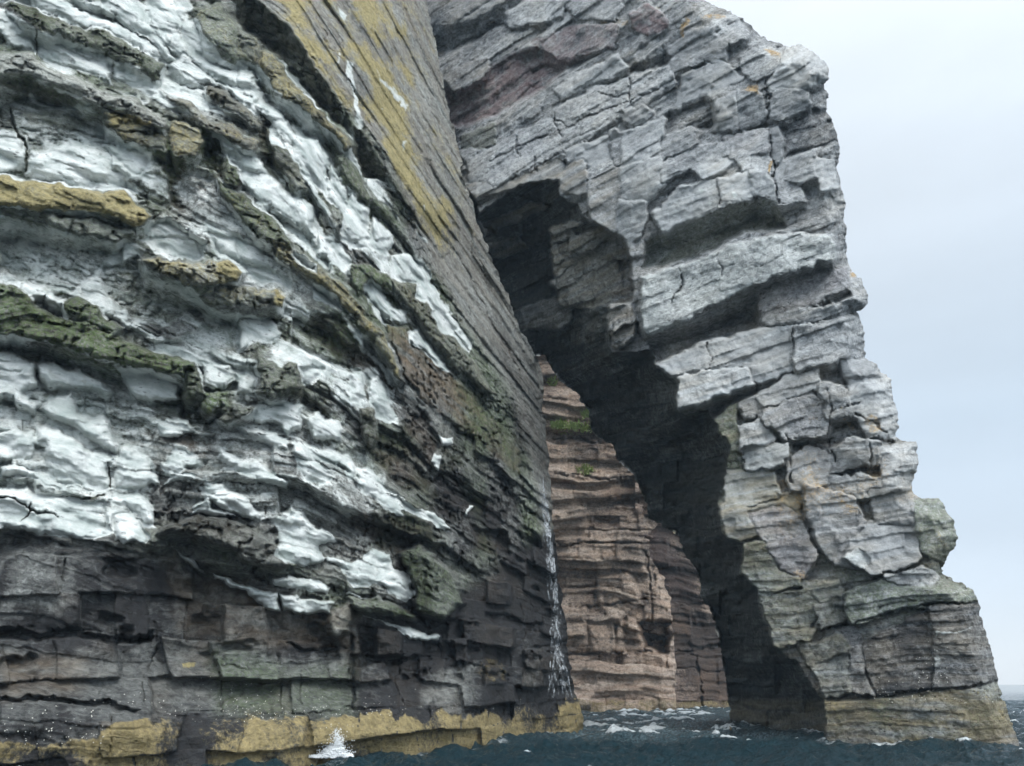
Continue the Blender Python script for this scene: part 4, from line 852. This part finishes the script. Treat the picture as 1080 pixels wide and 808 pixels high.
hv = np.array([(x, y, z) for x in (-90, 110) for y in (-12, 135) for z in (-1.5, 118)], F32)
hf = np.array([(0,1,3,2),(4,6,7,5),(0,4,5,1),(2,3,7,6),(0,2,6,4),(1,5,7,3)])
hm = bpy.data.materials.new('glare_veil_volume'); hm.use_nodes = True; hm.node_tree.nodes.clear()
ho = hm.node_tree.nodes.new('ShaderNodeOutputMaterial'); hp = hm.node_tree.nodes.new('ShaderNodeVolumePrincipled'); hm.node_tree.links.new(hp.outputs[0], ho.inputs['Volume'])
hp.inputs['Color'].default_value = (.62, .82, 1., 1); hp.inputs['Density'].default_value = VEIL
if VEIL > 0:
    hz = mesh_obj('glare_veil', hv, hf, hm, smooth=False); hz['kind'] = 'stuff'  # added thin volume that lifts the darks like lens glare

# ================================================================== SKY AND SUN (overcast)
SUN_EL, SUN_AZ = math.radians(48), math.radians(152)     # azimuth from +Y towards +X: behind the camera, to the right
w = bpy.data.worlds.new('World'); scene.world = w; w.use_nodes = True; t = w.node_tree; t.nodes.clear()
out = t.nodes.new('ShaderNodeOutputWorld'); bg = t.nodes.new('ShaderNodeBackground'); t.links.new(bg.outputs[0], out.inputs[0]); bg.inputs[1].default_value = .1
sky = t.nodes.new('ShaderNodeTexSky'); sky.sky_type = 'NISHITA'; sky.sun_disc = False; sky.sun_elevation = SUN_EL; sky.sun_rotation = SUN_AZ
tc = t.nodes.new('ShaderNodeTexCoord'); sx = t.nodes.new('ShaderNodeSeparateXYZ'); t.links.new(tc.outputs['Generated'], sx.inputs[0])
mp = t.nodes.new('ShaderNodeMapping'); mp.inputs['Scale'].default_value = (1.2, 1.2, 5.); t.links.new(tc.outputs['Generated'], mp.inputs[0])
nz = t.nodes.new('ShaderNodeTexNoise'); nz.inputs['Scale'].default_value = 1.6; nz.inputs['Detail'].default_value = 5; t.links.new(mp.outputs[0], nz.inputs['Vector'])
rp = t.nodes.new('ShaderNodeValToRGB'); e = rp.color_ramp.elements
e[0].position = 0.; e[0].color = (6.4, 7.0, 7.6, 1); e[1].position = 1.; e[1].color = (8.4, 8.8, 9.2, 1)
for ps, c in ((.10, (5.5, 6.25, 7.1)), (.28, (5.2, 6.1, 7.0)), (.5, (5.6, 6.2, 6.8)), (.75, (6.9, 7.4, 7.8))): k = e.new(ps); k.color = (*c, 1)
t.links.new(sx.outputs[2], rp.inputs[0])
dot = t.nodes.new('ShaderNodeVectorMath'); dot.operation = 'DOT_PRODUCT'; t.links.new(tc.outputs['Generated'], dot.inputs[0])
sd = (math.sin(SUN_AZ)*math.cos(SUN_EL), math.cos(SUN_AZ)*math.cos(SUN_EL), math.sin(SUN_EL)); dot.inputs[1].default_value = sd
def M(op, a, b):
    o = t.nodes.new('ShaderNodeMath'); o.operation = op
    for i, v in enumerate((a, b)):
        if isinstance(v, (int, float)): o.inputs[i].default_value = v
        else: t.links.new(v, o.inputs[i])
    return o.outputs[0]
glow = M('MULTIPLY', M('POWER', M('MAXIMUM', dot.outputs['Value'], 0.), 2.), 2.6)
amp = M('MULTIPLY', M('ADD', M('MULTIPLY', nz.outputs[0], .34), .83), M('ADD', glow, 1.))
cl = t.nodes.new('ShaderNodeVectorMath'); cl.operation = 'SCALE'; t.links.new(rp.outputs[0], cl.inputs[0]); t.links.new(amp, cl.inputs['Scale'])
mx = t.nodes.new('ShaderNodeMix'); mx.data_type = 'RGBA'; mx.inputs[0].default_value = .9; t.links.new(sky.outputs[0], mx.inputs[6]); t.links.new(cl.outputs[0], mx.inputs[7])
t.links.new(mx.outputs[2], bg.inputs[0])
sl_ = bpy.data.lights.new('sun', 'SUN'); sl_.energy = 1.5; sl_.angle = math.radians(40); sl_.color = (1., .97, .92)
so = bpy.data.objects.new('sun', sl_); col.objects.link(so); so.location = (30, -40, 80)
from mathutils import Vector
so.rotation_euler = Vector(sd).to_track_quat('Z', 'Y').to_euler()

scene.view_settings.view_transform = 'Standard'; scene.view_settings.look = 'None'; scene.view_settings.gamma = 1.; scene.view_settings.exposure = .47
scene.render.engine = 'CYCLES'; scene.cycles.max_bounces = 5; scene.cycles.diffuse_bounces = 3; scene.cycles.use_denoising = True; scene.cycles.use_adaptive_sampling = True; scene.cycles.adaptive_threshold = .04
